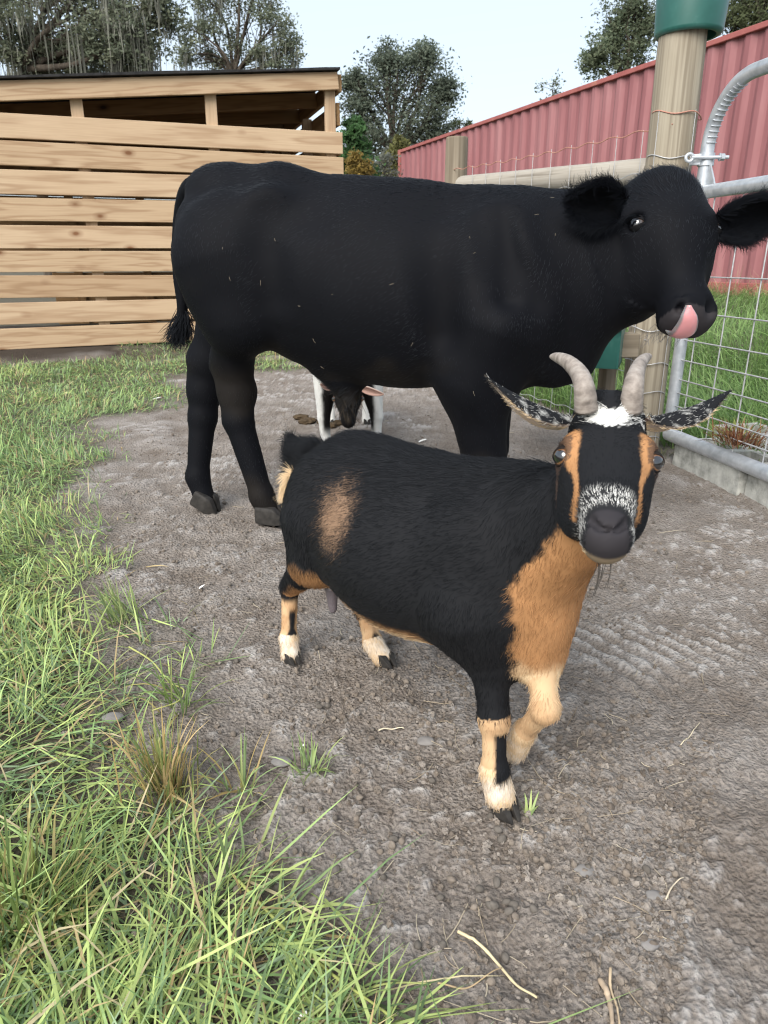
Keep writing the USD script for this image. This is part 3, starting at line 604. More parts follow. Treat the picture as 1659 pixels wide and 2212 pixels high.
make_tree('oak_tree', 'large mossy oak at the far left, its crown hung with grey moss', (-8.3, 18.5), [(30, 70, 18, .8), (-60, 30, 18.6, 1.1), (110, 10, 18, .9), (190, 40, 17.6, .8), (255, 30, 17.8, .8), (305, 70, 17.5, .55), (290, 125, 17.6, .5), (215, 110, 17.8, .7), (120, 100, 18.4, .7), (40, 140, 18.2, .6), (150, -90, 18, 1.2), (290, -60, 18, .9), (20, -80, 18.4, 1.2), (335, 25, 17.6, .45), (180, 150, 18.6, .6), (100, 150, 19, .6)],
          27000, 0.076, 1, 0.13, OAK, moss=1500, trunk_top=P(48, 150, Y=18.2), tone2=OAK2, clusters=13, spread=0.26)
make_tree('oak_tree', 'lighter mossy oak with twisted limbs standing behind the shed roof', (-5.6, 26.5), [(470, 25, 26, .75), (560, 15, 26, .75), (505, -50, 26, 1.0), (600, 60, 25.8, .6), (628, 105, 25.6, .45), (425, 75, 26, .55), (505, 90, 26.2, .7), (395, 125, 26, .45), (570, 120, 25.8, .5), (455, 130, 26.3, .5), (610, 140, 25.7, .4), (570, -60, 26, .8), (435, -10, 26, .6)],
          12500, 0.080, 2, 0.11, OAK, moss=420, trunk_top=P(505, 165, Y=26.2), tone2=OAK2, clusters=11, spread=0.29)
make_tree('oak_tree', 'round-crowned dark oak standing alone between shed and container', (0.9, 38.5), [(862, 150, 38, 1.25), (800, 185, 38, 1.1), (930, 165, 38, 1.1), (860, 220, 38.4, 1.4), (768, 235, 38, .75), (945, 235, 38, .95), (795, 285, 38, 1.05), (885, 295, 38, 1.1), (945, 295, 38, .7), (835, 128, 38, .65), (908, 122, 38, .65), (765, 185, 38, .6), (965, 200, 37.8, .55), (850, 340, 38.5, 1.1), (780, 335, 38.5, .9)],
          23000, 0.135, 3, 0.20, (0.115, 0.140, 0.105), trunk_top=P(852, 330, Y=38.2), tone2=(0.14, 0.165, 0.12), clusters=14, spread=0.37)
make_tree('oak_tree', 'oak rising above the red container, left of the green bucket', (9.8, 30.5), [(1345, 45, 30, .85), (1300, 100, 30, .75), (1385, 105, 30, .8), (1368, 15, 30, .6), (1280, 128, 29.8, .45), (1330, 140, 30, .75), (1400, 55, 30, .6), (1320, 70, 30.2, .7)],
          9800, 0.105, 4, 0.15, (0.125, 0.155, 0.095), trunk_top=P(1345, 190, Y=30), clusters=12, tone2=(0.155, 0.18, 0.11))
make_tree('oak_tree', 'pale leafy tree above the container in the top right corner', (13.3, 26), [(1600, 10, 26, .75), (1655, 5, 26, .8), (1580, 48, 25.8, .45), (1640, 50, 26, .6), (1610, -50, 26, .9), (1700, -20, 26, .9)],
          7500, 0.095, 5, 0.13, (0.105, 0.125, 0.062), trunk_top=P(1630, 140, Y=26), clusters=12)
make_tree('small_tree', 'thin pale treetop peeping over the middle of the container', (11.3, 50), [(1195, 185, 49, .75), (1180, 215, 49, .7), (1205, 215, 49, .6)], 480, 0.15, 6, 0.10, (0.10, 0.115, 0.06), trunk_top=P(1195, 250, Y=49), clusters=7, cat='tree')
make_tree('small_tree', 'sparse low treetop at the far end of the container roof', (5.2, 48), [(995, 268, 47, .55), (1010, 275, 47, .45), (975, 280, 47, .5)], 520, 0.14, 7, 0.10, (0.07, 0.085, 0.04), trunk_top=P(993, 310, Y=47), clusters=7)
make_tree('young_tree', 'slim bright green young tree at the shed corner', (-0.65, 15.6), [(768, 268, 15.5, .16), (765, 295, 15.5, .24), (775, 325, 15.5, .30), (778, 360, 15.5, .36), (762, 345, 15.4, .28), (785, 390, 15.5, .34), (765, 400, 15.4, .3)], 5200, 0.085, 8, 0.05, (0.060, 0.125, 0.045), clusters=10, group='shrubs between shed and container', trunk_top=P(770, 390, Y=15.5))
make_tree('shrub', 'yellowing rounded shrub in front of the slim young tree', (-0.52, 13.0), [(770, 348, 12.9, .16), (765, 372, 12.9, .22), (785, 378, 12.9, .2), (775, 405, 12.9, .26)], 2200, 0.05, 9, 0.03, (0.23, 0.165, 0.045), clusters=9, group='shrubs between shed and container', cat='shrub', trunk_top=P(772, 400, Y=12.9))
make_tree('shrub', 'greyish twiggy shrub below the round oak', (0.05, 17), [(828, 348, 17, .26), (815, 380, 17, .32), (842, 385, 17, .3)], 1000, 0.06, 10, 0.03, (0.16, 0.17, 0.14), clusters=12, group='shrubs between shed and container', cat='shrub', trunk_top=P(828, 400, Y=17))
make_tree('shrub', 'olive-yellow shrub against the far end of the container', (0.35, 20.6), [(858, 330, 20.4, .3), (850, 352, 20.4, .34), (862, 312, 20.4, .2), (852, 385, 20.4, .4)], 2200, 0.08, 11, 0.04, (0.15, 0.15, 0.055), clusters=10, group='shrubs between shed and container', cat='shrub', trunk_top=P(855, 400, Y=20.4))
# far wood closing the fields
rng = np.random.default_rng(40); nW = 15000
th = rng.uniform(-1.45, 1.45, nW); rr = rng.uniform(95, 130, nW); hh = 3.5 + 5.0 * meshkit.fbm(np.c_[th * 14, rr * 0.05, rr * 0], 4, 3)
cW = np.c_[np.sin(th) * rr, np.cos(th) * rr, rng.random(nW) ** 0.8 * hh]
(vW, fW), cc = leaves_mesh(cW, 1.3, rng, V(0.045, 0.060, 0.034) * rng.uniform(0.5, 1.4, (nW, 1)))
add('far_wood', (vW, fW), leaf_m, col=cc, label='far-off belt of trees closing the fields', kind='stuff')
# ================================================================== bodies: one continuous surface from blended bones
class Body:
    """Blended bones: round cones and ellipsoids joined smoothly; the surface is drawn out as one mesh."""
    def __init__(self): self.p = []
    def cap(self, a, b, ra, rb, k=0.02, tag=None, sub=False): self.p.append(('c', V(*a), V(*b), ra, rb, k, tag, sub)); return self
    def ell(self, c, rad, R=np.eye(3), k=0.02, tag=None, sub=False): self.p.append(('e', V(*c), V(*rad), np.asarray(R, float), None, k, tag, sub)); return self
    @staticmethod
    def _d(q, X):
        if q[0] == 'c':
            a, b, ra, rb = q[1:5]; ab = b - a; t = np.clip((X - a) @ ab / (ab @ ab), 0, 1)
            return np.linalg.norm(X - a - t[:, None] * ab, axis=1) - (ra + (rb - ra) * t)
        y = (X - q[1]) @ q[3] / q[2]; k0 = np.linalg.norm(y, axis=1); k1 = np.linalg.norm(y / q[2], axis=1)
        return k0 * (k0 - 1) / np.maximum(k1, 1e-9)
    def dist(self, X):
        d = None
        for q in self.p:
            e, k = self._d(q, X), q[5]
            if d is None: d = e; continue
            if q[7]:
                h = np.maximum(k - np.abs(d + e), 0) / k; d = np.maximum(d, -e) + h * h * k / 4
            else:
                h = np.maximum(k - np.abs(d - e), 0) / k; d = np.minimum(d, e) - h * h * k / 4
        return d
    def nearest(self, X):
        best, who = np.full(len(X), 1e9), np.zeros(len(X), int)
        for i, q in enumerate(self.p):
            if q[7]: continue
            e = self._d(q, X); m = e < best; best[m] = e[m]; who[m] = i
        return who
    def bounds(self, pad):
        lo, hi = [], []
        for q in self.p:
            if q[7]: continue
            r = max(q[3], q[4]) if q[0] == 'c' else q[2].max()
            for c in ([q[1], q[2]] if q[0] == 'c' else [q[1]]): lo.append(c - r); hi.append(c + r)
        return np.min(lo, 0) - pad, np.max(hi, 0) + pad
    def mesh(self, h, wrinkle=None):
        lo, hi = self.bounds(4 * h); B = 6
        nb = np.ceil((hi - lo) / (h * B)).astype(int); n = nb * B + 1
        cen = np.stack(np.meshgrid(*[lo[i] + (np.arange(nb[i]) + 0.5) * B * h for i in range(3)], indexing='ij'), -1).reshape(-1, 3)
        cd = self.dist(cen); half = B * h * 0.87
        D = np.full(n, 1.0, np.float32)
        D[:-1, :-1, :-1] = np.repeat(np.repeat(np.repeat(cd.reshape(nb), B, 0), B, 1), B, 2); D[-1] = D[:, -1] = 1; D[:, :, -1] = 1
        act = np.argwhere(np.abs(cd.reshape(nb)) < half * 1.9 + 0.02)
        g = np.arange(B + 1); off = np.stack(np.meshgrid(g, g, g, indexing='ij'), -1).reshape(-1, 3)
        idx = (act[:, None] * B + off[None]).reshape(-1, 3)
        flat = np.unique(np.ravel_multi_index(idx.T, n)); ijk = np.stack(np.unravel_index(flat, n), 1)
        X = lo + ijk * h
        d = self.dist(X)
        if wrinkle is not None: d = d + wrinkle(X)
        D.reshape(-1)[flat] = d
        return surface_nets(D, lo, h)
def surface_nets(D, lo, h):
    S = D < 0; n = D.shape
    c = [S[i:n[0] - 1 + i, j:n[1] - 1 + j, k:n[2] - 1 + k] for i in (0, 1) for j in (0, 1) for k in (0, 1)]
    s = sum(x.astype(np.int8) for x in c); cell = np.argwhere((s > 0) & (s < 8))
    cid = np.full(s.shape, -1, np.int32); cid[tuple(cell.T)] = np.arange(len(cell))
    val = {(i, j, k): D[cell[:, 0] + i, cell[:, 1] + j, cell[:, 2] + k] for i in (0, 1) for j in (0, 1) for k in (0, 1)}
    acc, cnt = np.zeros((len(cell), 3)), np.zeros(len(cell))
    for ax in range(3):
        for u in (0, 1):
            for w in (0, 1):
                a = [u, w]; a.insert(ax, 0); b = [u, w]; b.insert(ax, 1)
                va, vb = val[tuple(a)], val[tuple(b)]; m = (va < 0) != (vb < 0)
                t = va / np.where(m, va - vb, 1); q = np.array(a, float)[None].repeat(len(cell), 0); q[:, ax] = t
                acc[m] += q[m]; cnt[m] += 1
    v = lo + (cell + acc / cnt[:, None]) * h
    F = []
    for ax in range(3):
        o1, o2 = [a for a in range(3) if a != ax]
        sl = [slice(1, -1)] * 3; sl[ax] = slice(0, n[ax] - 1); A = S[tuple(sl)]
        sl2 = list(sl); sl2[ax] = slice(1, n[ax]); Bm = S[tuple(sl2)]
        e = np.argwhere(A != Bm); e[:, o1] += 1; e[:, o2] += 1
        ins = S[tuple(e.T)]
        def cc(d1, d2): q = e.copy(); q[:, o1] -= d1; q[:, o2] -= d2; return cid[tuple(q.T)]
        quad = np.stack([cc(1, 1), cc(0, 1), cc(0, 0), cc(1, 0)], 1)
        flip = ins if ax != 1 else ~ins
        quad[~flip] = quad[~flip][:, ::-1]; F.append(quad)
    F = np.vstack(F); F = F[(F >= 0).all(1)]
    return trimesh.Trimesh(v, np.vstack([F[:, [0, 1, 2]], F[:, [0, 2, 3]]]), process=False)
def relax(m, n=4):
    from scipy.sparse import coo_matrix
    v, f = np.array(m.vertices), np.asarray(m.faces); N = len(v)
    i, j = np.r_[f[:, 0], f[:, 1], f[:, 2]], np.r_[f[:, 1], f[:, 2], f[:, 0]]
    A = coo_matrix((np.ones(len(i)), (i, j)), (N, N)).tocsr(); A = ((A + A.T) > 0).astype(float); dg = np.asarray(A.sum(1)).ravel(); ok = dg > 0
    for q in range(2 * n):
        w = 0.5 if q % 2 == 0 else -0.52; v[ok] += w * ((A @ v)[ok] / dg[ok, None] - v[ok])
    keep = trimesh.graph.connected_component_labels(m.face_adjacency, node_count=len(f)); big = np.bincount(keep).argmax(); f = f[keep == big]
    used = np.unique(f); mp = np.full(N, -1); mp[used] = np.arange(len(used))
    return trimesh.Trimesh(v[used], mp[f], process=False)
def normals_of(v, f):
    nn = np.zeros_like(v); c = np.cross(v[f[:, 1]] - v[f[:, 0]], v[f[:, 2]] - v[f[:, 0]])
    for k in range(3): np.add.at(nn, f[:, k], c)
    return unit(nn)

def fur(name, mesh, n, length, flow, colour, width, m, parent, seed, lift=0.35, k=4, jitter=0.35, keep=None, tufts=0.5):
    """Strands rooted on the mesh. length(p), flow(p, normal) and colour(p, rng) are functions of the root points; the strand lies along flow and lifts off a little."""
    rng = np.random.default_rng(seed)
    v, f = np.asarray(mesh.vertices), np.asarray(mesh.faces); vn = normals_of(v, f)
    ar = np.linalg.norm(np.cross(v[f[:, 1]] - v[f[:, 0]], v[f[:, 2]] - v[f[:, 0]]), axis=1)
    if keep is not None: ar = ar * keep(v[f].mean(1), unit(vn[f].mean(1)))
    t = rng.choice(len(f), n, p=ar / ar.sum()); w = rng.dirichlet((1, 1, 1), n)
    p = (v[f[t]] * w[..., None]).sum(1); nn = unit((vn[f[t]] * w[..., None]).sum(1))
    fl = flow(p, nn); fl = fl + rng.normal(0, jitter, fl.shape); clump = np.stack([meshkit.noise(p * 55, q) - 0.5 for q in (1, 2, 3)], 1) * 2.2 * tufts
    fl = fl + clump; fl = unit(fl - nn * (fl * nn).sum(1, keepdims=True))
    L = length(p, nn) * rng.uniform(0.6, 1.25, n)
    s = np.linspace(0, 1, k); li = lift * rng.uniform(0.5, 1.5, n)
    pts = p[:, None] - nn[:, None] * 0.0012 + L[:, None, None] * (fl[:, None] * (s ** 1.1)[None, :, None] + nn[:, None] * (li[:, None] * (s * (1.25 - 0.55 * s))[None])[..., None])
    wd = np.broadcast_to(np.asarray(width), (n,))[:, None] * np.linspace(1, 0.25, k)[None]
    curves(name, pts, wd, m, parent, col=colour(p, nn, rng))

sleek = mat('sleek_hair', {'a': ('attribute', {'attribute': 'col'}), 'p': ('principled_bsdf', {'roughness': 0.42, 'specular_ior_level': 0.30, 'specular_tint': (0.78, 0.88, 1.0)})}, [('a.color', 'p.base_color')])
coat = mat('coat', {'a': ('attribute', {'attribute': 'col'}), 'p': ('principled_bsdf', {'roughness': 0.7, 'specular_ior_level': 0.08})}, [('a.color', 'p.base_color')])
hair_m = mat('hair', {'a': ('attribute', {'attribute': 'col'}), 'p': ('principled_bsdf', {'roughness': 0.5, 'specular_ior_level': 0.13, 'specular_tint': (0.80, 0.90, 1.0)})}, [('a.color', 'p.base_color')])
horn_m = mat('horn', {'a': ('attribute', {'attribute': 'gc'}), 'm': ('mapping', {'scale': (120.0, 60.0, 60.0)}), 'n': ('noise_texture', {'scale': 1.0, 'detail': 4, 'roughness': 0.6}),
                      'r': ('rgb_ramp', {'ramp': [(0.3, (0.115, 0.098, 0.085)), (0.5, (0.225, 0.195, 0.17)), (0.7, (0.31, 0.28, 0.25))]}), 'b': ('bump', {'strength': 0.5, 'distance': 0.002}),
                      'p': ('principled_bsdf', {'roughness': 0.55, 'specular_ior_level': 0.4})}, [('a.vector', 'm.vector'), ('m.vector', 'n.vector'), ('n.fac', 'r.fac'), ('n.fac', 'b.height'), ('b.normal', 'p.normal'), ('r.color', 'p.base_color')])
hoof_m = ramp_noise('hoof_horn', 60, [(0.3, (0.014, 0.013, 0.012)), (0.7, (0.036, 0.033, 0.030))], bump=0.3, roughness=0.6, dist=0.003)
eye_m = mat('eye', {'a': ('attribute', {'attribute': 'col'}), 'p': ('principled_bsdf', {'roughness': 0.06, 'specular_ior_level': 0.9, 'coat_weight': 1.0, 'coat_roughness': 0.03})}, [('a.color', 'p.base_color')])
skin_dark = mat('nose_skin', {'a': ('attribute', {'attribute': 'col'}), 'g': ('geometry', {}), 'v': ('voronoi_texture', {'scale': 260.0}), 'b': ('bump', {'strength': 0.5, 'distance': 0.0015}),
                              'p': ('principled_bsdf', {'roughness': 0.42, 'specular_ior_level': 0.5})}, [('a.color', 'p.base_color'), ('g.position', 'v.vector'), ('v.distance', 'b.height'), ('b.normal', 'p.normal')])
BLACK, TAN, CREAM, WHITE = V(0.0105, 0.0110, 0.0125), V(0.315, 0.165, 0.074), V(0.60, 0.46, 0.29), V(0.72, 0.72, 0.69)

def hoof(parent, at, toe, w, L, H, m=None):
    """A cloven hoof: two claws side by side, toes pointing along 'toe'."""
    toe = unit(V(toe[0], toe[1], toe[2])); side = unit(np.cross(UP, toe)); up = np.cross(toe, side); parts = []
    for s in (-1, 1):
        c = V(*at) + side * s * w * 0.27
        low = [c + toe * L * a + side * (w * 0.22) * b - up * 0 for a, b in ((-0.5, -0.8), (-0.5, 0.8), (0.15, 1.0), (0.15, -1.0), (0.58, -s * 0.45 + 0.25), (0.58, -s * 0.45 - 0.25))]
        top = [c + up * H + toe * L * a + side * (w * 0.20) * b for a, b in ((-0.5, -0.8), (-0.5, 0.8), (0.1, 0.9), (0.1, -0.9))]
        mid = [c + up * H * 0.45 + toe * L * 0.40 - side * s * w * 0.10 + side * w * 0.10 * b for b in (-1, 1)]
        h_ = trimesh.convex.convex_hull(np.array(low + top + mid)); h_ = h_.subdivide(); h_ = h_.subdivide(); cen_ = h_.centroid; parts.append(relax(h_, 3))
    return add('hoof', cat_mesh(parts), m or hoof_m, parent, smooth=35)

def eyeball(parent, c, fwd, r, iris, pupil_up, seed=0, slit=True):
    """Eyeball looking along fwd, with iris and a pupil."""
    m = trimesh.creation.icosphere(4, r); v = np.asarray(m.vertices)
    fwd = unit(fwd); s1 = unit(np.cross(pupil_up, fwd)); u1 = np.cross(fwd, s1)
    d = v / r; ca = d @ fwd; x = d @ s1; y = d @ u1
    col = np.tile(V(0.05, 0.035, 0.028), (len(v), 1))
    ir = smoothstep(0.52, 0.60, ca)[:, None]; col = col * (1 - ir) + V(*iris) * ir
    pu = ((ca > 0) & ((y / 0.50) ** 2 + (x / 0.70) ** 2 < 1))[:, None] if slit else ((ca > 0) & ((y / 0.60) ** 2 + (x / 0.72) ** 2 < 1))[:, None]; col = np.where(pu, V(0.003, 0.003, 0.004), col)
    m.vertices = v * (1 + 0.05 * smoothstep(0.55, 0.9, ca))[:, None] + c
    return add('eye', m, eye_m, parent, smooth=True, col=col)

def leaf_ear(base, tip, width, normal, cup=0.5, curl=0.0, thick=0.003, shape=None, n=22, m=13, droop=None):
    """An ear: cupped leaf from base to tip opening towards 'normal'. Returns mesh and (s, t, inside) per vertex."""
    base, tip = V(*base), V(*tip); ax = tip - base; L = np.linalg.norm(ax); ax /= L
    nr = unit(V(*normal) - ax * (V(*normal) @ ax)); sd_ = np.cross(ax, nr)
    S, T = np.meshgrid(np.linspace(0, 1, n), np.linspace(-1, 1, m), indexing='ij')
    wf = shape(S) if shape else np.sin(np.pi * (0.16 + 0.84 * S)) ** 0.75
    w = width * wf; ang = T * (1.0 + cup)
    bend = curl * (S ** 2)
    mid = base + ax * (L * S)[..., None] + nr * (L * bend)[..., None] + (V(*droop) * (S * (1 - S) * 4)[..., None] if droop is not None else 0)
    r = w / (1.0 + cup * 0.35)
    pos = mid + sd_ * (r * np.sin(ang))[..., None] + nr * (r * (1 - np.cos(ang)) * 0.9 * np.where(np.abs(ang) > 0, 1, 1))[..., None]
    out = pos - nr * thick * (1 - 0.6 * S)[..., None] - sd_ * (0)
    out = out + sd_ * (np.sin(ang) * thick)[..., None]
    a, b = pos.reshape(-1, 3), out.reshape(-1, 3); k = n * m; ix = np.arange(k).reshape(n, m)
    q = np.stack([ix[:-1, :-1], ix[1:, :-1], ix[1:, 1:], ix[:-1, 1:]], -1).reshape(-1, 4)
    rim = list(ix[:, 0]) + list(ix[-1, 1:]) + list(ix[-2::-1, -1]) + list(ix[0, -2:0:-1])
    sd2 = np.array([[rim[i], rim[(i + 1) % len(rim)], rim[(i + 1) % len(rim)] + k, rim[i] + k] for i in range(len(rim))])
    F = np.vstack([q, q[:, ::-1] + k, sd2[:, ::-1]])
    mesh = trimesh.Trimesh(np.vstack([a, b]), np.vstack([F[:, [0, 1, 2]], F[:, [0, 2, 3]]]), process=False)
    trimesh.repair.fix_normals(mesh)
    return mesh, np.tile(S.ravel(), 2), np.tile(T.ravel(), 2), np.r_[np.ones(k, bool), np.zeros(k, bool)]

def lids(parent, c, fwd, r, up, colour, top=0.30, low=-0.42, skew=0.0):
    """Upper and lower eyelid: shells closing over the eyeball above and below the slit."""
    fwd = unit(fwd); s1 = unit(np.cross(up, fwd)); u1 = np.cross(fwd, s1)
    for sg in (1, -1):
        T_, Bt = np.meshgrid(np.linspace(-1.45, 1.45, 22), np.linspace(0, 1, 8), indexing='ij')
        edge = np.arcsin(top if sg > 0 else -low) * np.cos(T_ * 1.08); a = edge + (1.35 - edge) * Bt
        rr_ = r * (1.085 + 0.03 * (1 - Bt) ** 4)
        v = c + (np.cos(a) * np.cos(T_) * rr_)[..., None] * fwd + (np.cos(a) * np.sin(T_) * rr_)[..., None] * s1 + (np.sin(a) * sg * rr_)[..., None] * u1
        inn = c + (v[:, 0] - c) * 0.93
        v = np.concatenate([inn[:, None], v], 1).reshape(-1, 3); ix = np.arange(22 * 9).reshape(22, 9)
        q = np.stack([ix[:-1, :-1], ix[1:, :-1], ix[1:, 1:], ix[:-1, 1:]], -1).reshape(-1, 4)
        if sg > 0: q = q[:, ::-1]
        add('eyelid', (v, q), coat, parent, smooth=True, col=lambda w: np.tile(colour, (len(w), 1)))

# ================================================================== the goat in front
def make_front_goat():
    T = thing('goat', 'black and tan horned goat in front, looking at the camera, one foreleg raised', 'goat')
    G0, d, l = V(-0.085, 1.20, 0), V(0.677, -0.736, 0), V(0.736, 0.677, 0)
    def g(f, lat, z): return G0 + d * f + l * lat + UP * z
    RB = np.stack([d, l, UP], 1)
    B = Body()
    B.ell(g(0.220, 0.0, 0.340), (0.225, 0.136, 0.135), RB, tag='trunk')
    B.ell(g(0.215, 0.0, 0.305), (0.19, 0.140, 0.107), RB, k=0.05, tag='trunk')
    B.ell(g(0.070, 0.0, 0.380), (0.112, 0.096, 0.088), RB, k=0.05, tag='rump')
    B.cap(g(0.05, 0, 0.425), g(0.22, 0, 0.405), 0.042, 0.042, k=0.05, tag='trunk')
    B.ell(g(0.375, -0.012, 0.345), (0.115, 0.085, 0.130), RB, k=0.05, tag='trunk')
    B.cap(g(0.30, -0.005, 0.425), g(0.42, -0.005, 0.447), 0.046, 0.046, k=0.05, tag='trunk')
    B.ell(g(0.430, -0.022, 0.295), (0.070, 0.054, 0.100), RB, k=0.04, tag='chest')
    # head frame
    poll, nose = P(1318, 868, Y=0.762), P(1317, 1122, Y=0.626)
    E = P(1317, 962, Y=0.728); n = unit(nose - E); r = unit(np.cross(n, UP)); r = r if r[0] > 0 else -r; o = np.cross(r, n); o = o if o[1] < 0 else -o
    RH = np.stack([r, n, o], 1)
    SB = np.linalg.norm(nose - E) / 0.146
    def hd(a, b, c): return E + r * (a * (0.90 + 0.10 * float(smoothstep(0.05, 0.12, b)))) + n * (b * SB) + o * c
    # neck
    B.cap(g(0.39, -0.005, 0.385), hd(0.0, -0.020, -0.085), 0.080, 0.042, k=0.05, tag='neck')
    B.cap(g(0.42, -0.01, 0.33), hd(0.0, 0.030, -0.090), 0.055, 0.026, k=0.04, tag='throat')
    # shoulders, thighs
    B.ell(g(0.375, -0.078, 0.335), (0.070, 0.036, 0.105), RB, k=0.04, tag='shoulder_R')
    B.ell(g(0.385, 0.052, 0.330), (0.070, 0.036, 0.105), RB, k=0.04, tag='shoulder_L')
    B.ell(g(0.050, -0.076, 0.345), (0.080, 0.038, 0.100), RB, k=0.04, tag='thigh_R')
    B.ell(g(0.040, 0.076, 0.340), (0.085, 0.040, 0.100), RB, k=0.04, tag='thigh_L')
    # planted right foreleg
    eR, kR, tR, hR = P(1058, 1418, Y=0.862), P(1067, 1552, Y=0.842), P(1068, 1664, Y=0.828), P(1080, 1716, Y=0.824)
    B.cap(g(0.385, -0.072, 0.30), eR, 0.062, 0.031, k=0.03, tag='fore_R0').cap(eR, kR, 0.0285, 0.0195, k=0.015, tag='fore_R0')
    B.ell(kR, (0.0205, 0.021, 0.023), k=0.012, tag='fore_R1').cap(kR, tR, 0.0175, 0.0165, k=0.01, tag='fore_R1')
    B.cap(tR, hR, 0.0195, 0.0215, k=0.012, tag='fore_R2')
    # raised left foreleg
    eL, kL, tL, hL = P(1168, 1412, Y=0.855), P(1178, 1532, Y=0.805), P(1132, 1580, Y=0.86), P(1113, 1622, Y=0.885)
    B.cap(g(0.395, 0.024, 0.30), eL, 0.044, 0.025, k=0.03, tag='fore_L0').cap(eL, kL, 0.0225, 0.0160, k=0.015, tag='fore_L0')
    B.ell(kL, (0.0180, 0.0175, 0.019), k=0.010, tag='fore_L1').cap(kL, tL, 0.0150, 0.0135, k=0.01, tag='fore_L1')
    B.cap(tL, hL, 0.0165, 0.0160, k=0.012, tag='fore_L2')
    # hind legs
    sR, cR, fR, oR = g(0.040, -0.082, 0.268), P(626, 1268, Y=1.275), P(624, 1378, Y=1.25), P(627, 1412, Y=1.235)
    B.cap(g(0.042, -0.07, 0.33), sR, 0.062, 0.044, k=0.03, tag='hind_R0').cap(sR, cR, 0.038, 0.018, k=0.02, tag='hind_R1')
    B.cap(cR, fR, 0.0165, 0.0145, k=0.012, tag='hind_R2').cap(fR, oR, 0.0172, 0.0185, k=0.012, tag='hind_R3')
    sL, cL, fL, oL = g(0.070, 0.080, 0.258), P(788, 1318, Y=1.285), P(806, 1390, Y=1.245), P(826, 1420, Y=1.228)
    B.cap(g(0.04, 0.07, 0.33), sL, 0.060, 0.044, k=0.03, tag='hind_L0').cap(sL, cL, 0.042, 0.019, k=0.02, tag='hind_L1')
    B.cap(cL, fL, 0.0175, 0.0165, k=0.012, tag='hind_L2').cap(fL, oL, 0.0185, 0.0195, k=0.012, tag='hind_L3')
    # flank fold, udder
    B.ell(g(0.06, 0.0, 0.255), (0.04, 0.05, 0.03), RB, k=0.04, tag='udder')
    # head
    B.ell(hd(0, -0.028, -0.052), (0.047, 0.055, 0.052), RH, k=0.025, tag='head')
    B.ell(hd(0, -0.084, -0.026), (0.042, 0.042, 0.044), RH, k=0.02, tag='head')
    B.cap(hd(0, -0.01, -0.030), hd(0, 0.108, -0.022), 0.0350, 0.0185, k=0.025, tag='head')
    for s in (-1, 1):
        B.cap(hd(s * 0.020, -0.02, -0.020), hd(s * 0.012, 0.09, -0.017), 0.022, 0.013, k=0.02, tag='head')
        B.ell(hd(s * 0.041, -0.008, -0.024), (0.017, 0.021, 0.022), RH, k=0.014, tag='head')
        B.ell(hd(s * 0.030, 0.040, -0.058), (0.018, 0.042, 0.034), RH, k=0.025, tag='head')
    B.ell(hd(0, 0.137, -0.024), (0.0205, 0.028, 0.0225), RH, k=0.018, tag='muzzle')
    B.cap(hd(0, 0.03, -0.070), hd(0, 0.134, -0.040), 0.025, 0.0140, k=0.022, tag='jaw')
    B.ell(hd(0, 0.1480, -0.0375), (0.0165, 0.0120, 0.0130), RH, k=0.012, tag='muzzle')
    for s in (-1, 1):
        B.ell(hd(s * 0.0120, 0.1430, -0.023), (0.0108, 0.0150, 0.0155), RH, k=0.010, tag='muzzle')
    # carved: nostrils, mouth, lip groove, eye sockets
    for s in (-1, 1):
        B.cap(hd(s * 0.0185, 0.1350, -0.0095), hd(s * 0.0075, 0.1530, -0.0085), 0.0052, 0.0034, k=0.004, sub=True)
        B.cap(hd(s * 0.000, 0.1600, -0.0300), hd(s * 0.024, 0.1490, -0.0350), 0.0034, 0.0028, k=0.004, sub=True)
        B.ell(hd(s * 0.0565, -0.002, -0.0180), (0.0105, 0.0125, 0.0105), RH, k=0.006, sub=True)
    B.cap(hd(0, 0.153, -0.0075), hd(0, 0.1600, -0.0260), 0.0026, 0.0026, k=0.004, sub=True)
    mesh = relax(B.mesh(0.0032), 3)
    tags = np.array([q[6] or '' for q in B.p])
    fm, lm = None, None
    def bl(p): q = p - G0; return q @ d, q @ l, p[:, 2]
    def hl(p): q = p - E; bb = q @ n / SB; return q @ r / (0.90 + 0.10 * smoothstep(0.05, 0.12, bb)), bb, q @ o
    HEADT = ('head', 'muzzle', 'jaw')
    pat = lambda p, s, seed=0: meshkit.fbm(p * s, 3, seed) - 0.5
    hips = [g(0.150, s * 0.118, 0.385) for s in (-1, 1)]
    def colour(p, nn, rng=None, hair=True):
        who = tags[B.nearest(p)]; f, lat, z = bl(p); a, b, c = hl(p)
        N = lambda n_: np.full(len(p), n_)
        wob = pat(p, 40, 3); fine = (rng.random(len(p)) - 0.5) if rng is not None else pat(p, 400, 5) * 1.2
        col = np.tile(BLACK, (len(p), 1))
        mix = lambda col, c2, w: col * (1 - np.clip(w, 0, 1)[:, None]) + np.asarray(c2) * np.clip(w, 0, 1)[:, None]
        trunk = np.isin(who, ['trunk', 'rump', 'chest', 'neck', 'throat', 'shoulder_R', 'shoulder_L', 'thigh_R', 'thigh_L', 'fore_R0', 'fore_L0', 'hind_R0', 'hind_L0', 'udder'])
        # belly: tan edge, cream below
        under = 0.250 + 0.020 * wob + 0.012 * fine - 0.055 * smoothstep(0.30, 0.42, f) + 0.03 * smoothstep(0.06, -0.02, f)
        bw = smoothstep(0.0, -0.02, z - under) * trunk * (np.abs(f - 0.18) < 0.26) * ~np.isin(who, ['fore_R0', 'fore_L0'])
        col = mix(col, TAN * 0.9, bw); col = mix(col, CREAM, bw * smoothstep(-0.008, -0.035, z - under))
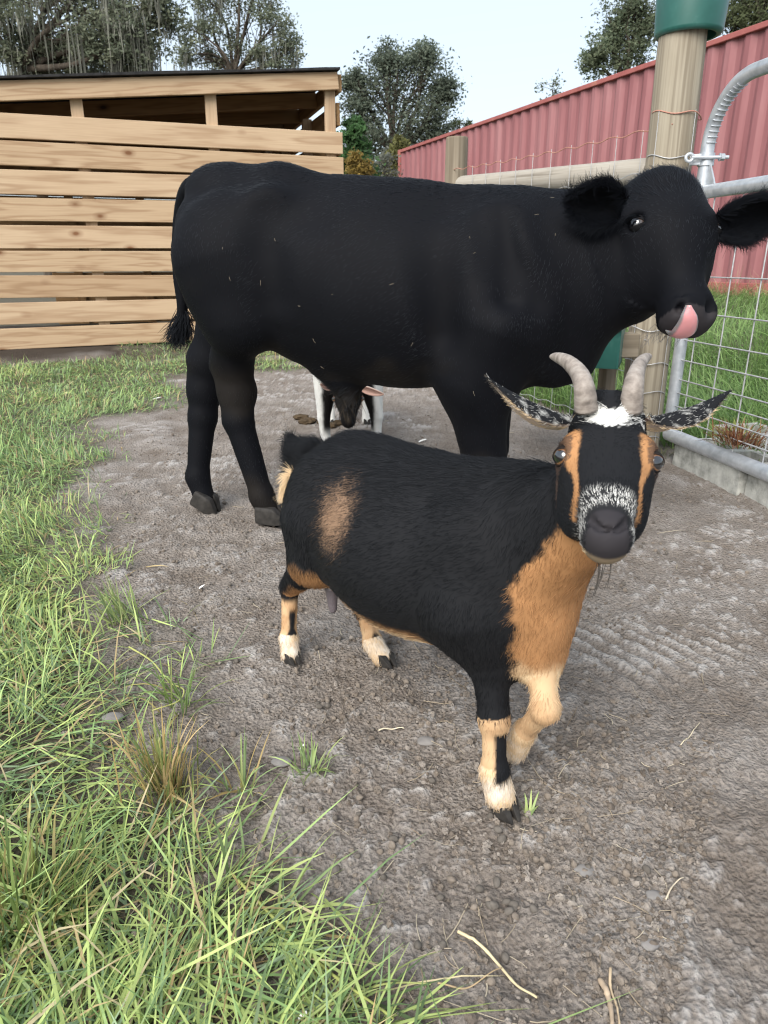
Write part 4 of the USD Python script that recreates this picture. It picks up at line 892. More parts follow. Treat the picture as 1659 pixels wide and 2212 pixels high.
        # brown patch on the hip, ticked with black
        for hcen in hips:
            q = p - hcen; e = np.sqrt((q @ d / 0.038) ** 2 + (q[:, 2] / 0.046) ** 2 + (q @ l / 0.07) ** 2) + wob * 0.7 + fine * 0.55
            col = mix(col, V(0.26, 0.165, 0.105), smoothstep(1.35, 0.25, e + 0.7 * fine) * trunk * 0.72)
        # chest and throat
        edge = (f - 0.427) + 0.42 * (lat + 0.02) + 0.03 * wob + 0.012 * fine - 0.65 * (z - 0.372) * (z > 0.372) - 0.30 * np.clip(0.235 - z, 0, 1) * (lat < 0)
        ch = smoothstep(0.0, 0.012, edge) * np.isin(who, ['chest', 'trunk', 'neck', 'throat', 'shoulder_L', 'shoulder_R', 'fore_L0', 'fore_R0']) * smoothstep(0.475, 0.455, z + 0.12 * (c > 10))
        topneck = np.where(np.isin(who, ['neck', 'throat']), smoothstep(-0.100, -0.115, c + 0.02 * wob), 1)
        topneck = np.where(np.isin(who, ['throat']), 1, topneck)
        col = mix(col, TAN * (1 + 0.5 * wob[:, None]), ch * topneck); col = mix(col, CREAM, ch * topneck * smoothstep(0.262, 0.21, z + 0.03 * wob))
        # legs
        fr = who == 'fore_R0'
        le = who == 'fore_L0'
        lw = smoothstep(0.25, 0.22, z) * le; tL_ = ((p - eL) @ (kL - eL)) / ((kL - eL) @ (kL - eL)); outer = smoothstep(0.009, 0.014, (p - eL - np.clip(tL_, 0, 1)[:, None] * (kL - eL)) @ unit(V(1, 0.25, 0)) + 0.004 * wob)
        lowb = smoothstep(0.80, 0.72, tL_ + 0.05 * wob)
        col = mix(col, lerp(TAN, CREAM, N(0.55)), lw * (1 - outer * lowb))
        for nm, kk, tt, side in (('fore_R1', kR, tR, V(0.85, -0.52, 0)), ('fore_L1', kL, tL, V(0.8, -0.2, -0.5))):
            w = (who == nm); ax = tt - kk; t = np.clip(((p - kk) @ ax) / (ax @ ax), -0.3, 1.3)
            col = mix(col, lerp(TAN, CREAM, np.clip(0.45 + 0.5 * wob, 0, 1)), w * (smoothstep(-0.16, -0.10, t + 0.12 * wob + 0.05 * fine) if nm == 'fore_R1' else 1.0))
            st = smoothstep(0.006, 0.009, (p - kk - ax * t[:, None]) @ unit(side)) * smoothstep(0.16, 0.24, t) * smoothstep(1.22, 1.05, t)
            col = mix(col, BLACK, w * st * (nm == 'fore_R1'))
        for nm in ('fore_R2', 'fore_L2', 'hind_R3', 'hind_L3'):
            w = who == nm; col = mix(col, lerp(lerp(TAN, CREAM, np.full(len(p), 0.75)), WHITE * 0.9, np.clip(0.25 + 1.6 * wob + 0.5 * fine, 0, 1)), w * 1.0)
        w = who == 'fore_R2'; ax = hR - tR; t = ((p - tR) @ ax) / (ax @ ax)
        col = mix(col, BLACK, w * smoothstep(0.007, 0.010, (p - tR - ax * np.clip(t, 0, 1)[:, None]) @ unit(V(0.85, -0.52, 0))) * smoothstep(0.35, 0.15, t))
        for nm, aa, bb in (('hind_R1', sR, cR), ('hind_L1', sL, cL)):
            w = who == nm; ax = bb - aa; t = ((p - aa) @ ax) / (ax @ ax); front = (p - aa - ax * np.clip(t, 0, 1)[:, None]) @ d
            col = mix(col, TAN, w * smoothstep(0.45, 0.6, t + 0.3 * wob) * smoothstep(-0.004, 0.008, front) )
        for nm, aa, bb in (('hind_R2', cR, fR), ('hind_L2', cL, fL)):
            w = who == nm; ax = bb - aa; t = ((p - aa) @ ax) / (ax @ ax); sidew = (p - aa - ax * np.clip(t, 0, 1)[:, None]) @ unit(d + l * -0.2)
            col = mix(col, lerp(TAN, CREAM, np.clip(0.4 + wob, 0, 1)), w * smoothstep(0.18, 0.30, t + 0.15 * wob))
            col = mix(col, BLACK, w * smoothstep(0.0125, 0.0145, sidew) * smoothstep(0.35, 0.5, t))
        # rump edge: tan line down the back of the thigh, pale under the tail
        rear = np.isin(who, ['rump', 'thigh_R', 'thigh_L', 'hind_R0', 'hind_L0'])
        rr_ = smoothstep(-0.088, -0.100, f + 0.010 * wob + 0.006 * fine)
        col = mix(col, TAN * 0.85, rear * rr_ * smoothstep(0.43, 0.41, z)); col = mix(col, CREAM * 1.05, rear * rr_ * smoothstep(0.335, 0.37, z) * smoothstep(0.43, 0.415, z))
        inner = rear & (np.abs(lat) < 0.055) & (z < 0.30)
        col = mix(col, CREAM * 0.9, inner * 1.0)
        col = mix(col, TAN * 0.75, np.isin(who, ['thigh_R', 'hind_R0', 'hind_L0', 'thigh_L']) * smoothstep(0.275, 0.25, z + 0.03 * wob) * smoothstep(0.0, 0.03, f))
        # head
        hd_ = np.isin(who, HEADT)
        col = np.where(hd_[:, None], BLACK, col)
        stripe_c = 0.0430 - 0.0120 * smoothstep(0.0, 0.10, b); sw = 0.0072 * smoothstep(0.060, -0.005, b) * smoothstep(-0.050, -0.015, b) + 0.0024
        top = smoothstep(-0.034, -0.024, b + 0.01 * wob) * smoothstep(0.100, 0.088, b)
        st = smoothstep(1.15, 0.75, np.abs(np.abs(a) - stripe_c) / sw + 0.5 * wob + 0.25 * fine) * top * (c > -0.045)
        col = mix(col, TAN * 1.1, st * hd_)
        lid = hd_ & (((np.abs(a) - 0.049) / 0.02) ** 2 + ((b + 0.001) / 0.020) ** 2 < 1) & (np.abs(a) > 0.043); col = mix(col, V(0.06, 0.04, 0.032), lid * 0.8)
        # white tuft over the brow, roan muzzle
        blaze = smoothstep(1.1, 0.7, ((np.abs(np.abs(a) - 0.010 - 0.011 * (b < -0.06)) / 0.022) ** 2 + ((b + 0.047 + 0.30 * np.abs(a)) / 0.019) ** 2) + 3.2 * wob + 1.3 * fine)
        col = mix(col, WHITE * 0.88, blaze * hd_ * (c > -0.065))
        rim = smoothstep(0.085, 0.100, b + 0.004 * wob) * smoothstep(0.128, 0.118, b - 0.25 * np.maximum(np.abs(a) - 0.014, 0))
        rim = rim * smoothstep(0.030, 0.018, np.abs(a)); rim = np.maximum(rim, 0.5 * smoothstep(0.0185, 0.0215, np.abs(a) + 0.002 * wob) * smoothstep(0.105, 0.120, b) * smoothstep(0.160, 0.150, b))
        speck = (rng.random(len(p)) < 0.60) if rng is not None else 0.02
        col = mix(col, WHITE * 0.95, rim * hd_ * speck * (c > -0.075))
        pad = hd_ * smoothstep(0.124, 0.132, b) * (np.abs(a) < 0.0180 + 0.2 * np.clip(b - 0.15, 0, 1))
        col = mix(col, V(0.027, 0.025, 0.028), pad)
        chin = hd_ * smoothstep(0.1490, 0.1550, b + 0.15 * np.abs(a)) * smoothstep(-0.031, -0.037, c)
        col = mix(col, CREAM * 0.85, chin * (speck * 0.6 + 0.35))
        if rng is not None: col = col * rng.uniform(0.7, 1.25, (len(p), 1))
        return np.clip(col, 0, 0.9)
    v = np.asarray(mesh.vertices); vn = normals_of(v, np.asarray(mesh.faces))
    add('body', mesh, coat, T, smooth=True, col=colour(v, vn))
    # hair
    def flow(p, nn):
        who = tags[B.nearest(p)]; fl = np.tile(-d * 0.85 - UP * 0.55, (len(p), 1))
        legs = np.char.startswith(who.astype(str), 'fore') | np.char.startswith(who.astype(str), 'hind'); fl[legs] = -UP - d * 0.1
        hh = np.isin(who, HEADT); fl[hh] = -n * 0.3 + o * 0.0; a, b, c = hl(p)
        up = hh & (b < -0.01); fl[hh] = np.where((b[hh] > 0.02)[:, None], -n, -n * 0.4 + r * np.sign(a[hh])[:, None] * 0.6)
        ch = np.isin(who, ['chest', 'throat', 'neck']); fl[ch] = -UP - d * 0.25
        return fl
    def length(p, nn):
        who = tags[B.nearest(p)]; f, lat, z = bl(p); a, b, c = hl(p)
        L = np.full(len(p), 0.0125); L += 0.009 * smoothstep(0.5, 0.95, nn[:, 2]) * ~np.isin(who, HEADT)
        L[np.isin(who, HEADT)] = 0.0060; tuft = np.isin(who, HEADT) & (b < -0.030) & (np.abs(a) < 0.03); L[tuft] = 0.016
        L[(z < 0.24) & np.isin(who, ['trunk', 'udder'])] = 0.024
        L[np.isin(who, ['fore_R2', 'fore_L2', 'hind_R3', 'hind_L3'])] = 0.0125; L[np.isin(who, ['fore_R1', 'fore_L1', 'hind_R2', 'hind_L2'])] = 0.009
        pad = np.isin(who, HEADT) & (b > 0.122) & (np.abs(a) < 0.023); L[pad] = 0.0008
        eye = np.isin(who, HEADT) & (np.abs(a) > 0.040) & (np.abs(b + 0.001) < 0.017) & (c > -0.05); L[eye] = 0.0015
        return L
    fur('fur', mesh, 90000, length, flow, lambda p, nn, rng: colour(p, nn, rng), 0.00060, hair_m, T, 11, lift=0.24, k=3, jitter=0.16, tufts=0.30)
    fur('face_fur', mesh, 26000, lambda p, nn: np.where((hl(p)[1] > 0.122) & (np.abs(hl(p)[0]) < 0.023), 0.0006, 0.0052), flow, lambda p, nn, rng: colour(p, nn, rng), 0.00055, hair_m, T, 12, lift=0.34, k=3, jitter=0.15, tufts=0.25, keep=lambda p, nn: np.isin(tags[B.nearest(p)], HEADT) * 1.0)
    def rimk(p, nn): a, b, c = hl(p); return (np.isin(tags[B.nearest(p)], HEADT) & (b > 0.075) & (b < 0.163) & (c > -0.06) & ~((b > 0.126) & (np.abs(a) < 0.017))) * 1.0
    fur('muzzle_fur', mesh, 7000, lambda p, nn: np.full(len(p), 0.0056), flow, lambda p, nn, rng: colour(p, nn, rng), 0.00060, hair_m, T, 13, lift=0.38, k=3, jitter=0.2, tufts=0.3, keep=rimk)
    # eyes
    for s in (-1, 1):
        fwd = unit(r * s * 0.66 + unit(V(0, 0, CAM_H) - E) * 0.78)
        ec = hd(s * 0.0490, -0.002, -0.0205); ey = eyeball(T, ec, fwd, 0.0125, (0.135, 0.062, 0.026), o * 0.2 - n, slit=True); lids(ey, ec, fwd, 0.0125, o * 0.2 - n, V(0.016, 0.013, 0.012), 0.58, -0.62)
    # horns
    for pts in ([(1266, 885, .775), (1262, 838, .772), (1250, 806, .792), (1226, 782, .815), (1203, 772, .835), (1188, 770, .846)],
                [(1362, 888, .775), (1368, 838, .772), (1374, 808, .790), (1384, 785, .812), (1396, 773, .828), (1406, 769, .838)]):
        c = bez([P(x, y, Y=Y) for x, y, Y in pts], 34); t = np.linspace(0, 1, 34)
        rad = 0.0140 * (1 - t) ** 0.62 * (1 - 0.15 * t) + 0.0012
        m_ = tube(c, rad * (1 + 0.02 * np.sin(t * 75) * (1 - t)), 18)
        vv = np.asarray(m_.vertices); tt = np.r_[np.repeat(t, 18), 0, 1]
        near_ = c[np.clip((tt * 33).astype(int), 0, 33)]; off = vv - near_; m_.vertices = near_ + off - np.outer(off @ r * 0.14, r)
        add('horn', m_, horn_m, T, smooth=True, gc=np.c_[tt * 0.12, vv[:, 0], vv[:, 2]])
    # ears
    for s, bpx, tpx in ((-1, (1234, 908, .772), (1054, 819, .800)), (1, (1398, 908, .772), (1574, 847, .790))):
        base, tip = P(bpx[0], bpx[1], Y=bpx[2]), P(tpx[0], tpx[1], Y=tpx[2])
        nr = V(0.10 * s, -0.27, -0.92)
        m_, S, Tt, ins = leaf_ear(base, tip, 0.0260, nr, cup=0.30, thick=0.0035, droop=V(0, 0, -0.004), shape=lambda q: (0.50 + 0.62 * np.sin(np.pi * np.clip(q * 1.05, 0, 1) ** 0.75)) * (1 - q ** 3) ** 0.8 + 0.03)
        rg = np.random.default_rng(7 + s); w = np.asarray(m_.vertices)
        roan = (pat(w, 260, 4) > 0.12)[:, None] * (S < 0.68)[:, None]
        col = np.where(ins[:, None], lerp(V(0.42, 0.34, 0.28), V(0.20, 0.13, 0.11), smoothstep(0.4, 0.0, np.abs(Tt))), np.where(roan, WHITE * 0.35, BLACK))
        er = add('ear', m_, coat, T, smooth=True, col=col)
        tree_ = cKDTree(w); ax = unit(tip - base)
        def ecol(p, nn, rng):
            j = tree_.query(p)[1]; k_ = col[j].copy(); out = ~ins[j]; sp = rng.random(len(p)) < np.where(S[j] < 0.62, 0.24, 0.03)
            k_[out] = np.where(sp[out][:, None], WHITE * 0.7, BLACK); k_[~out] = lerp(CREAM, BLACK * 3, (S[j] > 0.75)[~out] * 0.9); k_[(~out) & (np.abs(Tt[j]) < 0.45)] *= 0.5
            return k_
        fur('ear_fur', m_, 6500, lambda p, nn: np.full(len(p), 0.0062), lambda p, nn: np.tile(ax, (len(p), 1)), ecol, 0.0005, hair_m, er, 60 + s, lift=0.25, k=3)
    # tail, held up
    tb, tm_, tt_ = P(678, 985, Y=1.272), P(648, 985, Y=1.30), P(632, 957, Y=1.31)
    TB = Body().cap(tb, tm_, 0.024, 0.022, tag='t').cap(tm_, tt_, 0.020, 0.008, k=0.02, tag='t').cap(tm_ + V(0, 0, -0.01), P(634, 1020, Y=1.305), 0.016, 0.010, k=0.02, tag='t')
    tmesh = relax(TB.mesh(0.004), 2)
    add('tail', tmesh, coat, T, smooth=True, col=lambda w: np.tile(BLACK, (len(w), 1)))
    tdir = unit(tt_ - tm_) * 0.8 + V(-0.2, 0, 0)
    fur('tail_fur', tmesh, 5500, lambda p, nn: np.full(len(p), 0.026), lambda p, nn: np.tile(tdir, (len(p), 1)) - UP * (1.4 * smoothstep(0.0, -0.03, p[:, 2] - tm_[2]))[:, None], lambda p, nn, rng: np.tile(BLACK, (len(p), 1)) * rng.uniform(0.8, 1.6, (len(p), 1)), 0.0007, hair_m, T, 71, lift=0.35)
    wmesh = relax(Body().cap(P(630, 1030, Y=1.27), P(620, 1062, Y=1.27), 0.010, 0.007, tag='t').mesh(0.004), 2)
    add('tail_underside', wmesh, coat, T, smooth=True, col=lambda w: np.tile(CREAM, (len(w), 1)), label='pale cream hair under the raised tail')
    fur('tail_fur', wmesh, 1800, lambda p, nn: np.full(len(p), 0.024), lambda p, nn: np.tile(-UP + V(-0.25, 0, 0), (len(p), 1)), lambda p, nn, rng: CREAM * 1.15 * rng.uniform(0.8, 1.2, (len(p), 1)), 0.0007, hair_m, T, 72, lift=0.3)
    # teat, hooves, a few chin hairs
    te = relax(Body().cap(P(716, 1272, Y=1.13), P(719, 1316, Y=1.125), 0.012, 0.0075).mesh(0.003), 2)
    add('teat', te, skin_dark, T, smooth=True, col=lambda w: np.tile(V(0.10, 0.085, 0.095), (len(w), 1)))
    hoof(T, P(1090, 1752, z=0.002), V(0.45, -0.85, -0.02), 0.037, 0.047, 0.025)
    hoof(T, P(630, 1426, z=0.002), V(0.5, -0.8, 0), 0.034, 0.042, 0.020)
    hoof(T, P(834, 1432, z=0.002), V(0.6, -0.75, 0), 0.035, 0.044, 0.020)
    hoof(T, hL + V(-0.004, 0.006, -0.018), V(-0.15, 0.30, -0.9), 0.034, 0.040, 0.022)
    rg = np.random.default_rng(5)
    st = []
    for k in range(9):
        a0 = hd(rg.normal(0, 0.006), 0.157, -0.046 + rg.normal(0, 0.004)); a1 = a0 + V(rg.normal(0, 0.006), 0.002, -0.032 - 0.014 * rg.random()); st.append(bez([a0, (a0 + a1) / 2 + V(0.002, 0, 0), a1], 5))
    curves('beard_hair', np.array(st), np.full((9, 5), 0.0006), hair_m, T, col=np.tile(V(0.05, 0.045, 0.04), (9, 1)))
    return B, mesh
goat_body, goat_mesh = make_front_goat()

# ================================================================== the black calf
def make_calf():
    T = thing('calf', 'black calf standing side-on behind the goat, licking its nose', 'calf')
    C0, d, l = V(-0.47, 2.09, 0), unit(V(0.974, -0.227, 0)), V(0.227, 0.974, 0)
    def g(f, lat, z): return C0 + d * f + l * lat + UP * z
    RB = np.stack([d, l, UP], 1)
    B = Body()
    B.ell(g(0.46, 0, 0.690), (0.42, 0.200, 0.250), RB, tag='trunk')
    B.ell(g(0.57, 0, 0.640), (0.29, 0.212, 0.215), RB, k=0.06, tag='trunk')
    B.ell(g(0.12, 0, 0.775), (0.170, 0.150, 0.175), RB, k=0.10, tag='rump')
    B.cap(g(0.015, 0, 0.895), g(0.20, 0, 0.918), 0.052, 0.055, k=0.08, tag='rump')
    B.cap(g(0.20, 0, 0.912), g(0.78, 0, 0.845), 0.052, 0.052, k=0.08, tag='trunk')
    for s in (-1, 1):
        B.ell(g(0.22, s * 0.130, 0.868), (0.06, 0.035, 0.05), RB, k=0.07, tag='rump')            # hook bones
        B.ell(g(-0.030, s * 0.065, 0.840), (0.035, 0.03, 0.05), RB, k=0.06, tag='rump')
        B.ell(g(0.085, s * 0.110, 0.715), (0.125, 0.062, 0.185), RB, k=0.07, tag='thigh')
        B.ell(g(0.79, s * 0.115, 0.640), (0.115, 0.075, 0.220), RB, k=0.07, tag='shoulder')
    B.ell(g(0.84, 0, 0.640), (0.150, 0.145, 0.215), RB, k=0.07, tag='trunk')
    B.ell(g(0.97, 0, 0.570), (0.095, 0.095, 0.130), RB, k=0.07, tag='brisket')
    # head frame: pointing at the camera, down a little
    poll, muz = P(1458, 352, Y=1.755), P(1508, 644, Y=1.545)
    n = unit(muz - poll); r = unit(V(1, 0.02, 0) - n * (V(1, 0.02, 0) @ n)); o = np.cross(n, r); o = o if o[1] < 0 else -o
    RH = np.stack([r, n, o], 1)
    SL = np.linalg.norm(muz - poll)
    E = poll + n * 0.128 - o * 0.02
    def hd(a, b, c): return E + r * a + n * (b * (0.90 if b > 0 else 1)) + o * c
    # neck
    B.cap(g(0.80, 0, 0.720), hd(-0.010, -0.02, -0.14), 0.170, 0.112, k=0.09, tag='neck')
    B.cap(g(0.90, 0, 0.620), hd(0.0, 0.080, -0.15), 0.115, 0.050, k=0.08, tag='neck')
    B.cap(g(0.74, 0, 0.825), hd(-0.01, -0.075, -0.125), 0.058, 0.065, k=0.08, tag='neck')
    # head
    B.ell(hd(0, -0.045, -0.068), (0.098, 0.095, 0.082), RH, k=0.05, tag='head')
    B.ell(hd(0, -0.115, -0.060), (0.068, 0.050, 0.058), RH, k=0.05, tag='head')
    B.ell(hd(0, 0.020, -0.065), (0.090, 0.090, 0.080), RH, k=0.04, tag='head')
    B.cap(hd(0, 0.02, -0.065), hd(0.010, 0.19, -0.056), 0.074, 0.044, k=0.05, tag='head')
    for s in (-1, 1):
        B.ell(hd(s * 0.080, -0.005, -0.055), (0.026, 0.036, 0.034), RH, k=0.03, tag='head')
        B.ell(hd(s * 0.062, 0.055, -0.120), (0.034, 0.085, 0.060), RH, k=0.05, tag='head')
    B.cap(hd(0, 0.06, -0.135), hd(0.008, 0.205, -0.096), 0.048, 0.027, k=0.05, tag='jaw')
    B.ell(hd(0.012, 0.222, -0.060), (0.053, 0.044, 0.050), RH, k=0.04, tag='muzzle')
    B.ell(hd(0.012, 0.244, -0.052), (0.046, 0.028, 0.038), RH, k=0.03, tag='muzzle')
    for s in (-1, 1):
        B.ell(hd(0.012 + s * 0.031, 0.245, -0.060), (0.026, 0.029, 0.039), RH, k=0.025, tag='muzzle')
    B.ell(hd(0.004, 0.226, -0.106), (0.039, 0.030, 0.023), RH, k=0.02, tag='jaw')
    for s in (-1, 1):
        B.ell(hd(0.012 + s * 0.034, 0.247, -0.016), (0.012, 0.017, 0.016), RH, k=0.012, sub=True)
        B.ell(hd(-0.090 if s < 0 else 0.106, -0.002, -0.022 if s < 0 else -0.040), (0.019, 0.021, 0.018), RH, k=0.012, sub=True)
    B.cap(hd(-0.058, 0.225, -0.090), hd(0.052, 0.235, -0.090), 0.006, 0.006, k=0.012, sub=True)
    # legs
    hN, kN = P(586, 1118, Y=2.030), P(512, 846, Y=2.075)
    pN = P(566, 1072, Y=2.035)
    stN = P(520, 690, Y=1.975)
    B.cap(P(486, 560, Y=1.99), stN, 0.110, 0.078, k=0.06, tag='hind').cap(stN, P(503, 775, Y=2.06), 0.076, 0.060, k=0.05, tag='hind')
    B.cap(P(503, 775, Y=2.06), kN, 0.060, 0.050, k=0.03, tag='hind').cap(P(470, 792, Y=2.085), kN, 0.022, 0.040, k=0.03, tag='hind')
    B.cap(kN, P(514, 905, Y=2.06), 0.050, 0.043, k=0.03, tag='hind').cap(P(514, 905, Y=2.06), pN, 0.0430, 0.0330, k=0.02, tag='hind').cap(pN, hN, 0.036, 0.034, k=0.02, tag='hind')
    hF, pF, kF = P(442, 1078, Y=2.150), P(427, 1030, Y=2.165), P(442, 838, Y=2.20)
    stF = P(492, 690, Y=2.20)
    B.cap(P(476, 560, Y=2.18), stF, 0.105, 0.078, k=0.06, tag='hind').cap(stF, P(450, 780, Y=2.20), 0.076, 0.058, k=0.05, tag='hind')
    B.cap(P(450, 780, Y=2.20), kF, 0.058, 0.048, k=0.03, tag='hind').cap(P(424, 812, Y=2.21), kF, 0.020, 0.040, k=0.03, tag='hind')
    B.cap(kF, P(438, 900, Y=2.19), 0.048, 0.042, k=0.03, tag='hind').cap(P(438, 900, Y=2.19), pF, 0.0420, 0.0330, k=0.02, tag='hind').cap(pF, hF, 0.036, 0.033, k=0.02, tag='hind')
    # forelegs: the near one straight, the far one a little ahead
    eN, wN = g(0.745, -0.115, 0.47), P(1046, 985, Y=1.815)
    B.cap(g(0.79, -0.115, 0.60), eN, 0.125, 0.092, k=0.06, tag='fore').cap(eN, wN, 0.086, 0.058, k=0.05, tag='fore').cap(wN, V(wN[0] + 0.01, wN[1], 0.10), 0.052, 0.035, k=0.02, tag='fore').cap(V(wN[0] + 0.01, wN[1], 0.10), V(wN[0] + 0.03, wN[1] - 0.01, 0.045), 0.040, 0.038, k=0.02, tag='fore')
    eF = g(0.755, 0.105, 0.46); wF = eF + V(0.02, 0.0, -0.22)
    B.cap(g(0.82, 0.105, 0.58), eF, 0.115, 0.085, k=0.06, tag='fore').cap(eF, wF, 0.082, 0.054, k=0.05, tag='fore').cap(wF, V(wF[0] + 0.01, wF[1], 0.10), 0.050, 0.034, k=0.02, tag='fore').cap(V(wF[0] + 0.01, wF[1], 0.10), V(wF[0] + 0.03, wF[1] - 0.01, 0.045), 0.039, 0.037, k=0.02, tag='fore')
    B.ell(P(452, 404, Y=2.09), (0.055, 0.05, 0.040), k=0.06, tag='rump'); B.ell(P(505, 400, Y=2.08), (0.07, 0.06, 0.045), k=0.06, tag='rump')
    for a_, b_, r_ in ((P(560, 455, Y=1.845), P(583, 640, Y=1.835), 0.022), (P(925, 500, Y=1.715), P(948, 720, Y=1.725), 0.028), (P(610, 440, Y=1.835), P(660, 455, Y=1.82), 0.045), (P(1075, 470, Y=1.72), P(1100, 640, Y=1.70), 0.022), (P(1180, 460, Y=1.69), P(1200, 640, Y=1.665), 0.016)):
        B.cap(a_, b_, r_, r_ * 0.7, k=0.075, sub=True)
    # sheath and flank fold
    B.cap(g(0.36, 0, 0.47), P(756, 862, Y=1.985), 0.070, 0.026, k=0.06, tag='sheath')
    def wr(X):
        q = X - C0; f, lat = q @ d, q @ l; w = np.zeros(len(X))
        nk = smoothstep(0.70, 0.85, f) * smoothstep(0.98, 0.78, X[:, 2])
        w += 0.004 * np.sin(60 * (f + 0.25 * X[:, 2]) + 6 * meshkit.noise(X * 6, 2)) * nk * (np.linalg.norm(X - E, axis=1) > 0.2) * smoothstep(0.35, 0.5, X[:, 2])
        w += 0.022 * (meshkit.fbm(X * V(5, 5, 4), 2, 6) - 0.5) * smoothstep(0.35, 0.5, X[:, 2]) * (np.linalg.norm(X - E, axis=1) > 0.2)
        return w
    mesh = relax(B.mesh(0.0062, wr), 3)
    tags = np.array([q[6] or '' for q in B.p])
    CB = V(0.0036, 0.0040, 0.0056)
    def colour(p, nn, rng=None):
        who = tags[B.nearest(p)]; q = p - E; a, b, c = q @ r, q @ n, q @ o
        col = np.tile(CB, (len(p), 1))
        br = smoothstep(0.5, 0.7, meshkit.fbm(p * 5, 3, 17)) * smoothstep(0.75, 0.5, p[:, 2]) * 0.5
        col = lerp(col, V(0.018, 0.015, 0.012), br)
        mz = np.isin(who, ['muzzle']) & (b > 0.222); col[mz] = V(0.024, 0.022, 0.024)
        sh = (who == 'sheath') & (p[:, 2] < 0.44); col[sh] = lerp(CB, V(0.016, 0.013, 0.010), np.clip((0.43 - p[sh, 2]) / 0.06, 0, 1))
        if rng is not None: col = col * rng.uniform(0.75, 1.35, (len(p), 1))
        return col
    v = np.asarray(mesh.vertices); vn = normals_of(v, np.asarray(mesh.faces))
    add('body', mesh, coat, T, smooth=True, col=colour(v, vn))
    def flow(p, nn):
        who = tags[B.nearest(p)]; fl = np.tile(-d * 0.8 - UP * 0.55, (len(p), 1))
        leg = np.isin(who, ['hind', 'fore']); fl[leg] = -UP - d * 0.15
        nk = np.isin(who, ['neck', 'brisket']); fl[nk] = -UP * 0.9 - d * 0.35
        hh = np.isin(who, ['head', 'muzzle', 'jaw']); q = p - E; a, b = q @ r, q @ n
        rad = r * 1.0 * a[:, None] + n * (b - 0.01)[:, None]; fl[hh] = np.where((b[hh] > 0.03)[:, None], -n + r * 0.2 * np.sign(a[hh])[:, None], unit(rad[hh] + 1e-6))
        return fl
    def length(p, nn):
        who = tags[B.nearest(p)]; q = p - E; b = q @ n
        L = np.full(len(p), 0.0135) + 0.008 * smoothstep(0.6, 0.95, nn[:, 2]) * np.isin(who, ['trunk', 'neck', 'rump'])
        hh = np.isin(who, ['head', 'jaw']); L[hh] = 0.013; L[hh & (b < -0.04)] = 0.030; L[np.isin(who, ['muzzle'])] = 0.005; L[np.isin(who, ['muzzle']) & (b > 0.222)] = 0.001
        L[(who == 'sheath') & (p[:, 2] < 0.43)] = 0.035; L[np.isin(who, ['hind', 'fore'])] = 0.012
        return L
    fur('fur', mesh, 90000, length, flow, colour, 0.00095, sleek, T, 21, lift=0.13, k=3, jitter=0.10, tufts=0.14)
    # muzzle hairs
    rg = np.random.default_rng(3); wk = []
    for k in range(46):
        a0 = hd(rg.uniform(-0.05, 0.04), 0.225 + rg.uniform(-0.02, 0.02), -0.120 - rg.uniform(0.0, 0.03)); a1 = a0 + r * rg.normal(-0.012, 0.012) + V(0, -0.01, -0.016 - 0.012 * rg.random()); wk.append([a0, (a0 + a1) / 2, a1])
    curves('whisker', np.array(wk), np.full((46, 3), 0.0006), hair_m, T, col=np.tile(V(0.09, 0.09, 0.095), (46, 1)))
    # eyes with lids
    for s in (-1, 1):
        c0 = hd(-0.0800 if s < 0 else 0.094, -0.002, -0.0300 if s < 0 else -0.044); fwd = unit(r * s * 0.86 + o * 0.45 + n * 0.05)
        ey = eyeball(T, c0, fwd, 0.0200, (0.020, 0.011, 0.006), o * 0.3 - n, slit=False); lids(ey, c0, fwd, 0.0200, o * 0.3 - n, V(0.007, 0.007, 0.008), 0.46, -0.44)
        n1 = unit(-n - fwd * (-n @ fwd)); t1 = unit(np.cross(n1, fwd))
        ls = []
        for x in np.linspace(-1.0, 1.0, 26):
            b0 = c0 + 0.0220 * (fwd * math.cos(x) * 0.90 + t1 * math.sin(x) + n1 * math.cos(x) * 0.42); ls.append([b0, b0 + fwd * 0.012 + n1 * 0.002, b0 + fwd * 0.020 - n1 * 0.006])
        curves('eyelashes', np.array(ls), np.tile([0.001, 0.0008, 0.0003], (26, 1)), hair_m, ey, col=np.tile(CB * 0.6, (26, 1)))
    # ears
    for s, bpx, tpx, nr in ((-1, (1345, 446, 1.69), (1226, 430, 1.70), V(0.15, -0.75, -0.62)), (1, (1543, 480, 1.725), (1690, 468, 1.735), V(-0.1, -0.85, -0.5))):
        base, tip = P(bpx[0], bpx[1], Y=bpx[2]), P(tpx[0], tpx[1], Y=tpx[2])
        m_, S, Tt, ins = leaf_ear(base, tip, 0.056, nr, cup=0.25, thick=0.006, droop=V(0, 0.0, 0.012), n=26, shape=lambda q: (0.42 + 0.60 * np.sin(np.pi * np.clip(q, 0, 1) ** 0.85)) * (1 - q ** 4) ** 0.6 + 0.02)
        w = np.asarray(m_.vertices); ax = unit(tip - base)
        er = add('ear', m_, coat, T, smooth=True, col=np.where(ins[:, None], V(0.006, 0.006, 0.007), CB))
        tr_ = cKDTree(w); side_ = unit(np.cross(ax, nr))
        fur('ear_fur', m_, 9000, lambda p, nn: 0.015 + 0.014 * (np.abs(Tt[tr_.query(p)[1]]) > 0.8), lambda p, nn: np.tile(ax * 0.7, (len(p), 1)) + side_ * ((p - base) @ side_)[:, None] * 14, lambda p, nn, rng: CB * rng.uniform(0.6, 2.0, (len(p), 1)), 0.0010, hair_m, er, 80 + s, lift=0.3, k=4)
